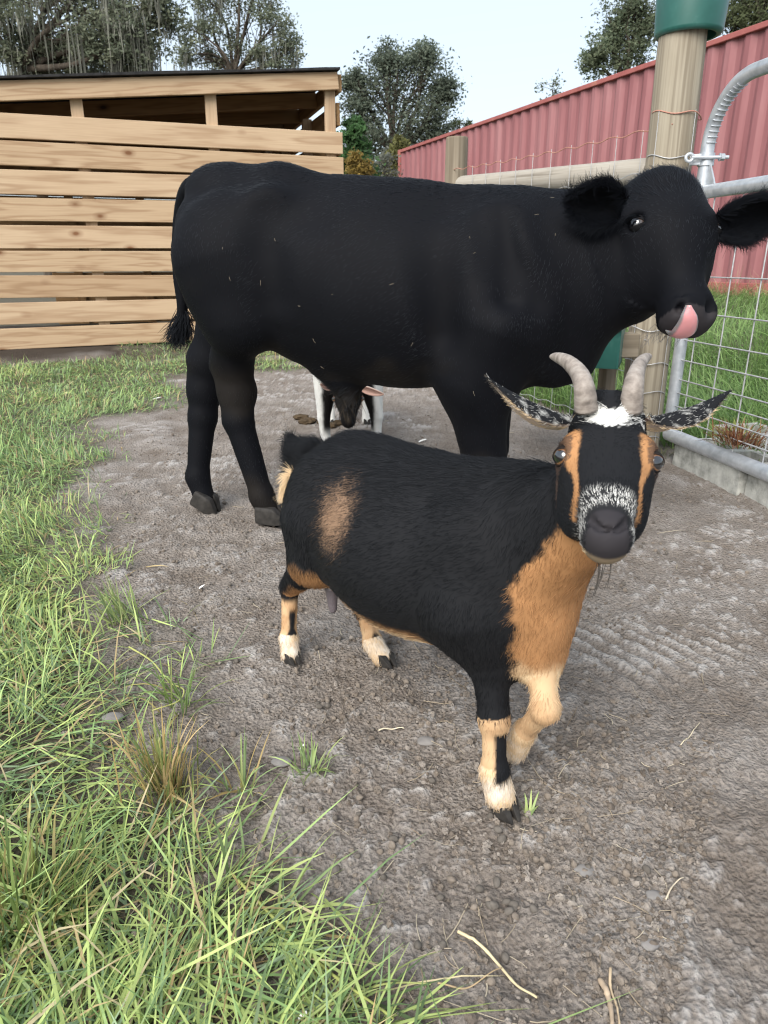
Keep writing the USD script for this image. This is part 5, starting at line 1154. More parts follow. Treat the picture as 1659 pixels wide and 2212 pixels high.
    # tongue curled up over the muzzle into the nostril
    tp = bez([hd(-0.010, 0.205, -0.080), hd(-0.008, 0.264, -0.080), hd(-0.008, 0.294, -0.052), hd(-0.011, 0.286, -0.010), hd(-0.017, 0.258, 0.010)], 26)
    wdt = np.interp(np.linspace(0, 1, 26), [0, 0.35, 0.6, 0.85, 1], [0.026, 0.029, 0.026, 0.017, 0.005])
    tt_ = unit(np.gradient(tp, axis=0)); sdv = unit(np.cross(tt_, np.cross(r, tt_))); sdv = np.tile(r, (26, 1)); nv = unit(np.cross(sdv, tt_))
    cs = []; U = np.linspace(0, 2 * np.pi, 24, endpoint=False)
    for i in range(26):
        x, y = np.cos(U), np.sin(U); gro = 0.0055 * np.exp(-(x / 0.22) ** 2) * (y < 0)
        cs.append(tp[i] + np.outer(wdt[i] * x, sdv[i]) + np.outer(0.008 * y + 0.010 * x * x * -1 * (1 - i / 30) + gro, nv[i]))
    cs = np.array(cs); out_side = np.tile(np.abs(np.cos(U))[None], (26, 1)).ravel()
    i_, j_ = np.meshgrid(np.arange(25), np.arange(24), indexing='ij'); q = np.stack([i_ * 24 + j_, i_ * 24 + (j_ + 1) % 24, (i_ + 1) * 24 + (j_ + 1) % 24, (i_ + 1) * 24 + j_], -1).reshape(-1, 4)
    tmsh = trimesh.Trimesh(np.vstack([cs.reshape(-1, 3), tp[:1], tp[-1:]]), np.vstack([q[:, [0, 1, 2]], q[:, [0, 2, 3]], [[(k + 1) % 24, k, 600 + 24] for k in range(24)], [[600 + k, 600 + (k + 1) % 24, 625] for k in range(24)]]), process=False)
    trimesh.repair.fix_normals(tmsh)
    edge = np.r_[smoothstep(0.72, 0.86, out_side), 0, 0]
    tongue_m = mat('tongue', {'a': ('attribute', {'attribute': 'col'}), 'g': ('geometry', {}), 'n': ('noise_texture', {'scale': 320.0, 'detail': 3}), 'b': ('bump', {'strength': 0.4, 'distance': 0.001}), 'p': ('principled_bsdf', {'roughness': 0.30, 'specular_ior_level': 0.6, 'subsurface_weight': 0.15, 'subsurface_scale': 0.01})},
                   [('a.color', 'p.base_color'), ('g.position', 'n.vector'), ('n.fac', 'b.height'), ('b.normal', 'p.normal')])
    add('tongue', tmsh, tongue_m, T, smooth=True, col=lerp(V(0.50, 0.215, 0.225), V(0.15, 0.145, 0.15), edge))
    # tail and its switch
    tl = bez([P(432, 392, Y=2.12), P(402, 420, Y=2.20), P(388, 500, Y=2.25), P(387, 590, Y=2.25), P(394, 660, Y=2.25), P(390, 700, Y=2.26)], 40)
    tm2 = tube(tl, np.interp(np.linspace(0, 1, 40), [0, 0.15, 1], [0.026, 0.024, 0.014]), 14)
    add('tail', tm2, coat, T, smooth=True, col=lambda w: np.tile(CB, (len(w), 1)))
    fur('tail_fur', tm2, 6000, lambda p, nn: 0.008 + 0.06 * smoothstep(0.55, 0.42, p[:, 2]), lambda p, nn: np.tile(-UP * 1.0, (len(p), 1)), lambda p, nn, rng: CB * rng.uniform(0.6, 1.6, (len(p), 1)), 0.0011, hair_m, T, 23, lift=0.2)
    rg = np.random.default_rng(9); sw = []
    for k in range(900):
        i = rg.integers(33, 40); b0 = tl[i] + rg.normal(0, 0.007, 3); L = rg.uniform(0.045, 0.085); e = b0 + V(rg.normal(-0.016, 0.022), rg.normal(0, 0.02), -L)
        sw.append(bez([b0, (b0 + e) / 2 + V(rg.normal(0.006, 0.008), 0, 0), e], 5))
    curves('tail_switch', np.array(sw), np.tile([0.0014, 0.0014, 0.0013, 0.001, 0.0004], (900, 1)), hair_m, T, col=np.tile(CB, (900, 1)))
    sh = []
    for k in range(260):
        b0 = P(752, 866, Y=1.985) + rg.normal(0, 0.012, 3); e = b0 + V(rg.normal(0.0, 0.014), rg.normal(0, 0.014), -rg.uniform(0.02, 0.045)); sh.append(bez([b0, (b0 + e) / 2 + rg.normal(0, 0.003, 3), e], 4))
    curves('sheath_tuft', np.array(sh), np.tile([0.0012, 0.0012, 0.001, 0.0004], (260, 1)), hair_m, T, col=lerp(CB, V(0.06, 0.045, 0.030), rg.random(260) ** 3))
    hoof(T, P(592, 1127, z=0.004), V(0.95, -0.3, 0), 0.078, 0.096, 0.052)
    hoof(T, P(444, 1098, Y=2.14), V(0.80, -0.2, -0.45), 0.074, 0.090, 0.050)
    hoof(T, V(wN[0] + 0.045, wN[1] - 0.012, 0.004), V(0.95, -0.3, 0), 0.085, 0.105, 0.060)
    hoof(T, V(wF[0] + 0.045, wF[1] - 0.012, 0.004), V(0.95, -0.3, 0), 0.085, 0.105, 0.060)
    # flecks of straw and dust caught in the coat
    fl = []
    tri = trimesh.Trimesh(v, mesh.faces, process=False); rg = np.random.default_rng(31)
    sel = rg.choice(len(v), 4000); sel = [i for i in sel if vn[i] @ unit(V(0, 0, CAM_H) - v[i]) > 0.45 and 0.45 < v[i, 2] < 0.9 and v[i, 0] < 0.5][:18]
    for i in sel:
        t1 = unit(np.cross(vn[i], rg.normal(size=3))); L = rg.uniform(0.004, 0.014); c0 = v[i] + vn[i] * 0.008; fl.append([c0 - t1 * L / 2, c0 + vn[i] * 0.001, c0 + t1 * L / 2])
    curves('straw_fleck', np.array(fl), np.full((len(fl), 3), 0.0011), hair_m, T, col=np.tile(V(0.16, 0.135, 0.10), (len(fl), 1)), label='pale straw flecks caught in the coat', kind='stuff')
    return B, mesh
calf_body, calf_mesh = make_calf()

# ================================================================== the goat half hidden beyond the calf
def make_far_goat():
    T = thing('goat', 'black and white goat seen only under the black calf\'s belly, head lowered', 'goat')
    O = V(-0.145, 2.85, 0); d, l = unit(V(0.05, -1, 0)), unit(V(1, 0.05, 0))         # faces the camera
    def g(f, lat, z): return O + d * f + l * lat + UP * z
    RB = np.stack([d, l, UP], 1); B = Body()
    B.ell(g(-0.30, 0, 0.37), (0.30, 0.14, 0.13), RB, tag='trunk').ell(g(-0.05, 0, 0.37), (0.12, 0.105, 0.13), RB, k=0.05, tag='trunk')
    B.ell(g(-0.52, 0, 0.39), (0.12, 0.11, 0.10), RB, k=0.05, tag='trunk')
    hc = g(0.14, 0.0, 0.245); n = unit(d * 0.35 - UP); o = unit(d + UP * 0.35); RH = np.stack([l, n, o], 1)
    def hd(a, b, c): return hc + l * a + n * b + o * c
    B.cap(g(0.0, 0, 0.41), hd(0, -0.06, -0.06), 0.08, 0.05, k=0.04, tag='neck')
    B.ell(hd(0, -0.03, -0.03), (0.055, 0.06, 0.05), RH, k=0.03, tag='head').cap(hd(0, 0, -0.02), hd(0, 0.075, -0.022), 0.042, 0.028, k=0.03, tag='head').cap(hd(0, 0.0, -0.06), hd(0, 0.075, -0.042), 0.028, 0.019, k=0.02, tag='head')
    for s in (-1, 1):
        sh = g(0.0, s * 0.085, 0.33); kn = g(0.005, s * (0.100 if s < 0 else 0.115), 0.155); ft = g(0.0, s * 0.103 + 0.01, 0.05)
        B.cap(sh, kn, 0.056, 0.025, k=0.03, tag='leg').cap(kn, ft, 0.024, 0.019, k=0.012, tag='leg').cap(ft, ft + d * 0.012 - UP * 0.032, 0.022, 0.025, k=0.012, tag='leg')
        hp = g(-0.52, s * 0.08, 0.34); hk = g(-0.62, s * 0.09, 0.16); fh = g(-0.58, s * 0.09, 0.05)
        B.cap(hp, hk, 0.07, 0.024, k=0.03, tag='hind').cap(hk, fh, 0.023, 0.019, k=0.012, tag='hind').cap(fh, fh + d * 0.015 - UP * 0.032, 0.022, 0.025, k=0.012, tag='hind')
    mesh = relax(B.mesh(0.006), 2); tags = np.array([q[6] for q in B.p])
    def colour(p, nn, rng=None):
        who = tags[B.nearest(p)]; q = p - O; lat = q @ l; z = p[:, 2]; col = np.tile(V(0.012, 0.011, 0.011), (len(p), 1))
        wob = meshkit.fbm(p * 30, 3, 3) - 0.5
        lg = who == 'leg'; inner = smoothstep(0.012, -0.002, np.abs(lat) - 0.098 + 0.012 * wob) * smoothstep(0.07, 0.12, z); col[lg] = lerp(WHITE * 0.95, V(0.012, 0.011, 0.011), inner[lg])
        col[who == 'hind'] = WHITE * 0.8
        hd_ = who == 'head'; b = (p - hc) @ n; w = smoothstep(0.25, 0.0, np.abs((p - hc) @ l) / 0.06) * smoothstep(0.0, 0.05, b + 0.05 * wob) * smoothstep(0.10, 0.06, b) * 0.7; col[hd_] = lerp(col[hd_], V(0.16, 0.12, 0.08), w[hd_])
        if rng is not None: col = col * rng.uniform(0.8, 1.2, (len(p), 1))
        return col
    v = np.asarray(mesh.vertices); add('body', mesh, coat, T, smooth=True, col=colour(v, None))
    fur('fur', mesh, 16000, lambda p, nn: np.full(len(p), 0.014), lambda p, nn: np.tile(-UP, (len(p), 1)) - d * 0.3, colour, 0.0010, hair_m, T, 41, lift=0.25, k=3)
    for s in (-1, 1):
        base = hd(s * 0.045, -0.055, -0.02); tip = P(692 if s < 0 else 829, 830 if s < 0 else 852, Y=2.70)
        m_, S, Tt, ins = leaf_ear(base, tip, 0.017, V(0, -0.9, -0.3), cup=0.3, thick=0.004)
        add('ear', m_, coat, T, smooth=True, col=np.where(ins[:, None], V(0.62, 0.40, 0.33), V(0.60, 0.50, 0.44)))
        eyeball(T, hd(s * 0.050, -0.01, -0.022), unit(l * s * 0.8 + o * 0.6), 0.012, (0.25, 0.12, 0.05), -n)
        hoof(T, g(0.03, s * 0.103 + 0.01, 0.003), d, 0.036, 0.046, 0.024); hoof(T, g(-0.55, s * 0.09, 0.003), d, 0.036, 0.046, 0.024)
    return T
make_far_goat()

# ================================================================== grass
grass_m = mat('grass_blade', {'a': ('attribute', {'attribute': 'col'}), 'p': ('principled_bsdf', {'roughness': 0.5, 'specular_ior_level': 0.35}), 't': ('translucent_bsdf', {}), 'x': ('mix_closure', {'fac': 0.32})},
              [('a.color', 'p.base_color'), ('a.color', 't.color'), ('p.BSDF', 'x.closure1'), ('t.BSDF', 'x.closure2')], surface='x.closure')
def blades(root, head, L, w, t0, t1, col, seg=4, twist=None, gz=None):
    """Curved tapering grass blades. t0, t1: lean from the vertical at the foot and at the tip."""
    n = len(root); s = np.linspace(0, 1, seg + 1); th = t0[:, None] + (t1 - t0)[:, None] * s[None]
    ds = L[:, None] / seg; h = np.cumsum(np.c_[np.zeros(n), (np.sin((th[:, 1:] + th[:, :-1]) / 2) * ds)], 1); z = np.cumsum(np.c_[np.zeros(n), (np.cos((th[:, 1:] + th[:, :-1]) / 2) * ds)], 1)
    z = np.maximum(z, 0.003 + 0.004 * s[None])
    dx, dy = np.cos(head), np.sin(head)
    ctr = root[:, None] + np.stack([h * dx[:, None], h * dy[:, None], z], -1)
    tw = (twist if twist is not None else np.zeros(n))
    side = np.stack([-dy, dx, np.zeros(n)], -1); side = unit(side + np.c_[np.zeros((n, 2)), tw])
    wd = w[:, None] * np.interp(s, [0, 0.25, 0.7, 1], [0.75, 1.0, 0.7, 0.05])[None]
    v = np.stack([ctr + side[:, None] * wd[..., None] / 2, ctr - side[:, None] * wd[..., None] / 2], 2).reshape(n, -1, 3)
    k = 2 * (seg + 1); q = np.array([[2 * i, 2 * i + 1, 2 * i + 3, 2 * i + 2] for i in range(seg)]); f = np.vstack([q[:, [0, 1, 2]], q[:, [0, 2, 3]]])
    F = (np.arange(n)[:, None, None] * k + f[None]).reshape(-1, 3)
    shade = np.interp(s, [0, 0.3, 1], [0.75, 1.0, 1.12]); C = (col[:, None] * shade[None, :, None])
    return (v.reshape(-1, 3), F), np.repeat(C, 2, 1).reshape(-1, 3)
rng = np.random.default_rng(100)
GREENS = np.array([[0.175, 0.255, 0.115], [0.250, 0.330, 0.150], [0.125, 0.180, 0.095], [0.185, 0.240, 0.165], [0.320, 0.370, 0.155], [0.090, 0.130, 0.065]])
STRAWC = np.array([[0.42, 0.33, 0.17], [0.34, 0.25, 0.12], [0.50, 0.43, 0.26]])
def grass_colour(xy, rng, dry=0.07):
    n = len(xy); reg = meshkit.fbm(np.c_[xy * 1.5, np.zeros(n)], 3, 61)
    pr = np.stack([0.26 + 0 * reg, 0.24 + 0 * reg, 0.16 + 0 * reg, np.clip(0.3 - 0.12 * xy[:, 1], 0.05, 0.3), 1.1 * smoothstep(0.50, 0.68, reg) + 0.06, 0.12 + 0 * reg], 1); pr /= pr.sum(1, keepdims=True)
    k = (rng.random(n)[:, None] > np.cumsum(pr, 1)).sum(1).clip(0, 5)
    c = GREENS[k] * [1.12, 1.2, 1.0] * rng.uniform(0.75, 1.3, (n, 1)); d = rng.random(n) < dry; c[d] = STRAWC[rng.integers(0, 3, d.sum())] * rng.uniform(0.7, 1.2, (d.sum(), 1)); return c
def scatter_grass(n, x0, x1, y0, y1, rng, power=1.3, gain=1.0, floor=0.0):
    u = rng.random(n * 3); e = 1 - power; Yv = (y0 ** e + u * (y1 ** e - y0 ** e)) ** (1 / e); lim = 0.62 * Yv + 0.25
    X = rng.uniform(0, 1, n * 3) * (lim + 1.05 + np.minimum(lim, 0.3)) - (lim + 1.05); q = np.c_[X, Yv]; q = q[(X > x0) & (X < x1)]
    a = grass_amount(q[:, 0], q[:, 1]); tuft = meshkit.fbm(np.c_[q * 7.0, np.zeros(len(q))], 3, 77)
    keep = rng.random(len(q)) < np.clip(a * gain, 0, 1) * smoothstep(0.30, 0.55, tuft + 0.28 * a) + floor * 0; keep &= rng.random(len(q)) < 0.17 + 0.83 * smoothstep(0.9, 2.1, q[:, 1] - 0.25 * q[:, 0]); return q[keep][:n]
# the lawn at the left, long and trampled near the camera
q = scatter_grass(82000, -6.0, 0.15, 0.42, 7.2, rng, power=1.05)
n = len(q); z = ground_height(q[:, 0], q[:, 1]); nearb = smoothstep(2.0, 0.8, q[:, 1])
tuftn = meshkit.noise(np.c_[q * 4.5, np.zeros(n)], 5)
L = rng.gamma(5.0, 0.2, n) * (0.036 + 0.022 * nearb + 0.034 * tuftn ** 2); flat = rng.random(n) < (0.30 + 0.55 * nearb); L = L * np.where(flat & (nearb > 0.3), 1.35, 1.0)
t0 = np.where(flat, rng.uniform(0.95, 1.5, n), np.abs(rng.normal(0.30, 0.25, n))); t1 = t0 + np.where(flat, rng.uniform(0.1, 0.7, n), np.abs(rng.normal(0.95, 0.5, n)))
comb = meshkit.noise(np.c_[q * 3.0, np.zeros(n)], 91) * 9
head = np.where(rng.random(n) < 0.55, comb + rng.normal(0, 0.7, n), rng.uniform(0, 6.283, n))
w = rng.uniform(0.0020, 0.0048, n) * (0.9 + 0.25 * (q[:, 1] > 2.5) + 0.35 * (q[:, 1] > 4.0))
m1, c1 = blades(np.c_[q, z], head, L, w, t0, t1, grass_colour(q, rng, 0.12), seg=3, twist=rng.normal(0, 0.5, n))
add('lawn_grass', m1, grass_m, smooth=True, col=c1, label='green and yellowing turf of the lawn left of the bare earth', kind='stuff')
# lush field grass behind the gate and fence
q = []
rg = np.random.default_rng(101)
while sum(len(x) for x in q) < 34000:
    Yv = (2.4 ** -0.1 + rg.random(30000) * (11.0 ** -0.1 - 2.4 ** -0.1)) ** (1 / -0.1); X = rg.uniform(0.15, 1.0, 30000) * 0.72 * Yv; o = out_of_pen(X, Yv)
    bx = (X - CA[0]) * CN[0] + (Yv - CA[1]) * CN[1]
    k = (o > 0.16 + 0.1 * rg.random(30000)) & (bx > 0.02); q.append(np.c_[X, Yv][k])
q = np.vstack(q)[:34000]; n = len(q); z = ground_height(q[:, 0], q[:, 1])
L = rg.gamma(6.0, 1 / 6, n) * 0.135; t0 = np.abs(rg.normal(0.25, 0.2, n)); t1 = t0 + np.abs(rg.normal(1.1, 0.5, n)); head = meshkit.noise(np.c_[q * 1.2, np.zeros(n)], 93) * 7 + rg.normal(0, 0.9, n)
cg = np.array([[0.125, 0.215, 0.060], [0.165, 0.265, 0.080], [0.095, 0.165, 0.052], [0.200, 0.290, 0.105]])[rg.integers(0, 4, n)] * rg.uniform(0.75, 1.25, (n, 1))
bx = (q[:, 0] - CA[0]) * CN[0] + (q[:, 1] - CA[1]) * CN[1]; dryb = (bx < 0.5) & (rg.random(n) < 0.35); cg[dryb] = V(0.36, 0.31, 0.18); L[dryb] *= 1.9
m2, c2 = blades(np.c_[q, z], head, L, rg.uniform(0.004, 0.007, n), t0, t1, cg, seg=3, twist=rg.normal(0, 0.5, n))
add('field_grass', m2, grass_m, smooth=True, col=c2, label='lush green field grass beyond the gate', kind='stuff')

def tuft(name, label, px, py, n, L, spread, lean, colours, seed, w=0.003, cat='grass tuft', group=None, towards=None, at=0.0, up=0.0):
    r = np.random.default_rng(seed); c = P(px, py, z=at)[:2]; q = c + r.normal(0, spread, (n, 2)); z = ground_height(q[:, 0], q[:, 1]) * (at == 0) - 0.002 + up
    hd_ = np.arctan2(*(q - c).T[::-1]) + r.normal(0, 0.7, n) if towards is None else towards + r.normal(0, 0.5, n)
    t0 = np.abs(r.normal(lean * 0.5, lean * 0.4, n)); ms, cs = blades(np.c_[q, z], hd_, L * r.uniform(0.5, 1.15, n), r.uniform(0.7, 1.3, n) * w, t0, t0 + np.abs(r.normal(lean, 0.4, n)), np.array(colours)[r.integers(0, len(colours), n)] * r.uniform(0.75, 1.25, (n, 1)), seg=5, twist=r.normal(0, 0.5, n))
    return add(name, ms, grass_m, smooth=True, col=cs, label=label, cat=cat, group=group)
DRYG = [(0.30, 0.27, 0.10), (0.36, 0.27, 0.11), (0.16, 0.20, 0.07), (0.20, 0.24, 0.08), (0.40, 0.30, 0.15)]
LIME = [(0.25, 0.33, 0.12), (0.31, 0.37, 0.14), (0.17, 0.24, 0.10)]
DEEP = [(0.11, 0.17, 0.045), (0.15, 0.21, 0.06), (0.20, 0.24, 0.07), (0.30, 0.26, 0.10)]
tuft('grass_tuft', 'upright yellow-brown dry grass tuft at the edge of the bare earth', 362, 1712, 130, 0.125, 0.020, 0.32, DRYG, 1, 0.0032)
tuft('grass_tuft', 'small bright green tuft alone on the bare earth', 668, 1668, 46, 0.060, 0.012, 0.75, LIME, 2, 0.0030)
tuft('grass_tuft', 'dark dense grass clump in the bottom left corner', 40, 1990, 200, 0.12, 0.035, 0.6, DEEP, 3, 0.0036)
tuft('grass_tuft', 'slanting olive grass clump in the middle of the lawn', 270, 1345, 60, 0.11, 0.022, 0.75, DRYG[2:4] + LIME, 4, 0.0034, towards=2.6)
tuft('grass_tuft', 'spiky light green tuft near the bottom edge', 720, 2150, 36, 0.085, 0.02, 0.8, LIME, 5, 0.0034)
tuft('grass_tuft', 'tiny three-bladed sprig beside the front hoof', 1142, 1765, 10, 0.035, 0.005, 0.5, LIME, 6, 0.0048)
tuft('grass_tuft', 'low ragged tuft below the yellow-brown one', 525, 1700, 28, 0.085, 0.014, 0.75, LIME + DRYG[:2], 7, 0.0032)
tuft('grass_tuft', 'long pale blades sprawling at the foot of the lawn', 470, 1990, 46, 0.10, 0.05, 1.1, LIME, 8, 0.0040)
tuft('grass_tuft', 'leaning green grass stems right of the lawn', 395, 1530, 40, 0.10, 0.02, 0.8, LIME + DEEP, 9, 0.0034)

# runners: long pale stems lying over the ground
stem_m = mat('dry_stem', {'a': ('attribute', {'attribute': 'col'}), 'p': ('principled_bsdf', {'roughness': 0.65, 'specular_ior_level': 0.3})}, [('a.color', 'p.base_color')])
def gp_(px, py, lift=0.004):
    q = P(px, py, z=0); return V(q[0], q[1], float(ground_height(q[:1], q[1:2])[0]) + lift)
def stem(name, label, pts, r, col, cat, lift=0.004, group=None):
    c = bez([gp_(x, y, lift) for x, y in pts], 26); c[:, 2] = np.maximum(c[:, 2], ground_height(c[:, 0], c[:, 1]) + r); c[:, 2] += 0.002 * np.sin(np.linspace(0, 9, 26))
    rr = r * np.linspace(1, 0.55, 26); rr[8::8] *= 1.25
    return add(name, tube(c, rr, 7), stem_m, smooth=True, col=lambda w: np.tile(V(*col), (len(w), 1)) * (0.8 + 0.4 * meshkit.noise(w * 70, 3))[:, None], label=label, cat=cat, group=group)
stem('dry_stem', 'long straight tan reed stem lying in the foreground', [(990, 2007), (1040, 2040), (1085, 2078), (1122, 2120), (1160, 2156)], 0.0021, (0.50, 0.42, 0.26), 'stem')
stem('dry_stem', 'thin curved stalk left of the long tan reed', [(945, 2130), (1000, 2132), (1050, 2105), (1085, 2080)], 0.0011, (0.36, 0.27, 0.16), 'stem')
stem('twig', 'forked pale twig at the bottom edge', [(1296, 2115), (1312, 2150), (1318, 2180), (1322, 2230)], 0.0036, (0.36, 0.28, 0.20), 'twig')
stem('twig', 'thinner pale twig lying against the forked one', [(1318, 2096), (1318, 2130), (1330, 2170), (1338, 2225)], 0.0018, (0.42, 0.33, 0.22), 'twig')
stem('dry_stem', 'short pale straw lying right of the goat\'s raised foreleg', [(1470, 1610), (1488, 1590), (1512, 1560)], 0.0010, (0.48, 0.42, 0.30), 'stem')
stem('dry_stem', 'white straw left of the planted forehoof', [(818, 1573), (846, 1571), (873, 1573)], 0.0014, (0.55, 0.49, 0.36), 'stem')
stem('dry_stem', 'thin straw at the lower right below the gate', [(1438, 1945), (1455, 1915), (1476, 1900)], 0.0012, (0.46, 0.40, 0.30), 'stem')
stem('grass_runner', 'long yellow-green runner stem across the lower lawn', [(505, 1900), (580, 1985), (690, 2085), (760, 2150), (850, 2215)], 0.0022, (0.30, 0.33, 0.10), 'runner', 0.012)
stem('grass_runner', 'yellow runner stem arching at the lawn edge', [(280, 1405), (330, 1440), (365, 1475), (398, 1502), (385, 1530), (330, 1545)], 0.0020, (0.33, 0.34, 0.12), 'runner', 0.010)
stem('grass_runner', 'pale runner running to the bottom edge of the picture', [(660, 2205), (740, 2165), (820, 2130), (930, 2140)], 0.0018, (0.30, 0.33, 0.12), 'runner', 0.008)

# straw litter, crumbs of earth, droppings
rg = np.random.default_rng(7); S_ = []
for k in range(280):
    Yv = 0.5 * (4.5 / 0.5) ** rg.random(); X = rg.uniform(-0.5, 0.56) * Yv; L = rg.gamma(3, 0.010) + 0.008; an = rg.uniform(0, 6.283); bend = rg.normal(0, 0.3)
    t = np.linspace(-0.5, 0.5, 5); px = X + L * t * math.cos(an) - L * bend * t * t * math.sin(an); py = Yv + L * t * math.sin(an) + L * bend * t * t * math.cos(an)
    pz = ground_height(px, py); pz = np.maximum(pz, pz.mean()) + 0.0012; S_.append((np.c_[px, py, pz], rg.uniform(0.0003, 0.0009) * (1 + 0.3 * (Yv > 2)), rg.random()))
S_ = [s for s in S_ if 1]
parts, cols = [], []
for p_, r_, u in S_:
    m_ = tube(p_, r_, 4); parts.append(m_); cols.append(np.tile(lerp(V(0.42, 0.37, 0.28), V(0.20, 0.15, 0.10), np.array([u ** 1.5]))[0], (len(m_.vertices), 1)))
add('straw_litter', cat_mesh(parts), stem_m, smooth=True, col=np.vstack(cols), label='scattered bits of straw and root on the bare earth', kind='stuff')
def lump(seed, sub=2, rough=0.35, stretch=(1, 1, 0.75)):
    m_ = trimesh.creation.icosphere(sub, 1.0); v = np.asarray(m_.vertices); m_.vertices = v * (1 + rough * (meshkit.fbm(v * (1.7 if rough < 0.5 else 2.6) + seed * 9, 3, seed)[:, None] - 0.5) * 2) * stretch; return m_
def instancer(name, protos, pos, scale, quat, idx, **kw):
    pi = UsdGeom.PointInstancer.Define(stage, path_for(name)); tg = []
    for k, (m_, mt_) in enumerate(protos):
        p = add(f'{name}_shape', m_, mt_, pi.GetPrim(), smooth=name != 'soil_crumbs'); tg.append(p.GetPath())
    pi.CreatePrototypesRel().SetTargets(tg); pi.CreateProtoIndicesAttr(Vt.IntArray.FromNumpy(idx.astype(np.int32))); pi.CreatePositionsAttr(Vt.Vec3fArray.FromNumpy(pos.astype(np.float32)))
    pi.CreateScalesAttr(Vt.Vec3fArray.FromNumpy(scale.astype(np.float32))); pi.CreateOrientationsAttr(Vt.QuathArray([Gf.Quath(float(q[0]), float(q[1]), float(q[2]), float(q[3])) for q in quat]))
    return tag(pi.GetPrim(), **kw)
crumb_m = [ramp_noise('crumb_%s' % nm, 60, [(0.3, tuple(0.75 * x for x in c)), (0.7, tuple(1.2 * x for x in c))], bump=0.7, bscale=300, roughness=0.95, dist=0.002) for nm, c in (('grey', (0.225, 0.200, 0.175)), ('brown', (0.175, 0.148, 0.122)), ('dark', (0.125, 0.104, 0.085)))]
rg = np.random.default_rng(8); nC = 30000
Yv = 0.47 * (5.0 / 0.47) ** (rg.random(nC) ** 1.15); X = rg.uniform(-0.56, 0.58, nC) * Yv; gr = grass_amount(X, Yv); dens = smoothstep(0.40, 0.62, meshkit.fbm(np.c_[X * 2.6, Yv * 2.6, X * 0], 4, 55))
k = (rg.random(nC) < (0.18 + 0.82 * dens) * (1 - 0.8 * gr)) & (out_of_pen(X, Yv) < 0.1); X, Yv = X[k], Yv[k]; nC = len(X)
sz = (0.0010 + rg.gamma(1.1, 0.0009, nC)).clip(0, 0.0052); pos = np.c_[X, Yv, ground_height(X, Yv) + sz * 0.35]
qt = unit(rg.normal(size=(nC, 4))); qt[:, 1:3] *= 0.25; qt = unit(qt)
instancer('soil_crumbs', [(lump(i, 2 if i < 2 else 1, 0.80), crumb_m[i % 3]) for i in range(6)], pos, sz[:, None] * rg.uniform(0.75, 1.3, (nC, 3)), qt, rg.integers(0, 6, nC), label='crumbs and small clods of dry grey earth', kind='stuff')
nP = 300; cl = np.c_[rg.uniform(-0.3, 0.5, 60), 0.5 * (3.0 / 0.5) ** rg.random(60)]; cl[:, 0] *= cl[:, 1]; j = rg.integers(0, 60, nP); pos = cl[j] + rg.normal(0, 0.03, (nP, 2)) * rg.choice([0.5, 1, 4], nP)[:, None]
fix = np.array([[(760, 1835), (748, 1850), (772, 1846), (1110, 1945), (1095, 1938), (1328, 1905), (1190, 1540), (1203, 1548), (1262, 1880), (1240, 1868)]])[0]; pos[:10] = [P(x, y, z=0)[:2] for x, y in fix]
sz = rg.uniform(0.0038, 0.0056, nP); okp = out_of_pen(pos[:, 0], pos[:, 1]) < 0; pos, sz = pos[okp], sz[okp]; nP = len(pos)
dung_m = ramp_noise('dropping', 80, [(0.3, (0.075, 0.066, 0.056)), (0.7, (0.125, 0.112, 0.098))], bump=0.3, roughness=0.85, dist=0.001)
qt = unit(rg.normal(size=(nP, 4)))
instancer('goat_droppings', [(lump(3, 2, 0.22, (1.25, 1, 0.9)), dung_m), (lump(5, 2, 0.30, (1.1, 1, 0.85)), crumb_m[1])], np.c_[pos, ground_height(pos[:, 0], pos[:, 1]) + sz * 0.55], np.repeat(sz[:, None], 3, 1), qt, rg.integers(0, 2, nP), label='round dark goat droppings scattered on the earth', kind='stuff')
peb_m = ramp_noise('pebble', 35, [(0.3, (0.15, 0.142, 0.135)), (0.7, (0.22, 0.21, 0.20))], bump=0.15, roughness=0.85, dist=0.001)
for k, (px, py, r_, lab) in enumerate([(1262, 1878, 0.010, 'flat pale pebble in the lower right of the earth'), (1413, 1935, 0.009, 'rounded grey pebble near the right edge'), (920, 1598, 0.011, 'smooth grey pebble left of the raised hoof'), (608, 1640, 0.012, 'broad flat stone half sunk beside the lone green tuft'), (245, 1553, 0.014, 'grey flat stone lying in the grass'), (1405, 2040, 0.008, 'small dusty pebble near the thin straw at lower right')]):
    m_ = lump(20 + k, 3, 0.16, (1.35, 1.0, 0.5)); add('pebble', m_, peb_m, smooth=True, M=gfm(np.eye(3) * r_, gp_(px, py, r_ * 0.15)), label=lab, cat='pebble')
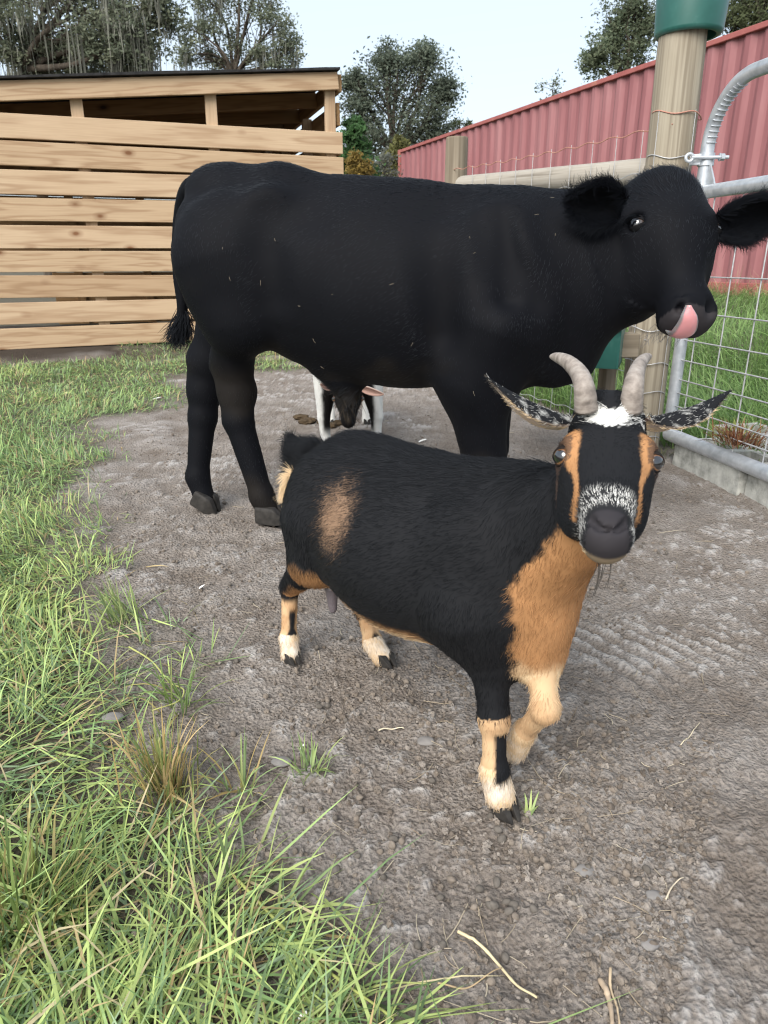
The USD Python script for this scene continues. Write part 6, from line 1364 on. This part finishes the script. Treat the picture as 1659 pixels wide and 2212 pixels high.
# dung, white scraps
cow_dung = ramp_noise('cow_dung', 45, [(0.3, (0.035, 0.024, 0.014)), (0.7, (0.095, 0.068, 0.040))], bump=0.8, roughness=0.95, dist=0.006)
for lab, pts in (('brown dung pile on the earth behind the calf', [(650, 905), (668, 912), (660, 915)]), ('flatter brown dung patch behind the far goat\'s feet', [(700, 913), (722, 916), (738, 914), (712, 921)])):
    ms = []
    for k, (px, py) in enumerate(pts):
        m_ = lump(40 + k + px % 7, 3, 0.45, (1.4, 1.0, 0.55)); m_.apply_scale(0.027); m_.apply_translation(gp_(px, py, 0.008)); ms.append(m_)
    t_ = thing('dung_pile', lab, 'dung')
    for m_ in ms: add('lump', m_, cow_dung, t_, smooth=True)
fea = ramp_noise('white_down', 40, [(0.3, (0.62, 0.62, 0.60)), (0.7, (0.8, 0.8, 0.78))], roughness=0.9)
for px, py, L, lab in ((905, 954, 0.035, 'white feather on the earth behind the goat\'s back'), (331, 863, 0.045, 'white scrap at the edge of the lawn near the calf\'s hind legs'), (430, 1271, 0.014, 'tuft of white down left of the goat'), (644, 2203, 0.010, 'white fleck at the bottom of the lawn'), (648, 1613, 0.008, 'tiny white chip by the dry tuft')):
    m_, S, T_, i_ = leaf_ear(gp_(px, py, 0.004), gp_(px, py, 0.006) + V(L, 0.3 * L, 0.004), L * 0.22, (0, 0, 1), cup=0.4, thick=0.0012, curl=0.15)
    add('feather', m_, fea, smooth=True, label=lab, cat='feather')
# plants in and by the hollow blocks
tuft('dead_plant', 'reddish-brown dead plant growing from the concrete block', 1600, 935, 210, 0.10, 0.030, 0.8, [(0.16, 0.055, 0.028), (0.22, 0.095, 0.045), (0.10, 0.045, 0.025), (0.28, 0.17, 0.08)], 20, 0.0042, cat='plant', at=0.19, up=0.15)
tuft('weed', 'low green and yellow weed around the reddish dead plant', 1590, 925, 80, 0.08, 0.030, 1.0, [(0.16, 0.24, 0.06), (0.24, 0.28, 0.07), (0.34, 0.27, 0.08)], 21, 0.0055, cat='weed', at=0.19, up=0.15)
tuft('weed', 'small weed at the foot of the gate post beside the first block', 1425, 985, 34, 0.05, 0.02, 0.9, [(0.10, 0.12, 0.05), (0.20, 0.18, 0.09)], 22, 0.003, cat='weed')
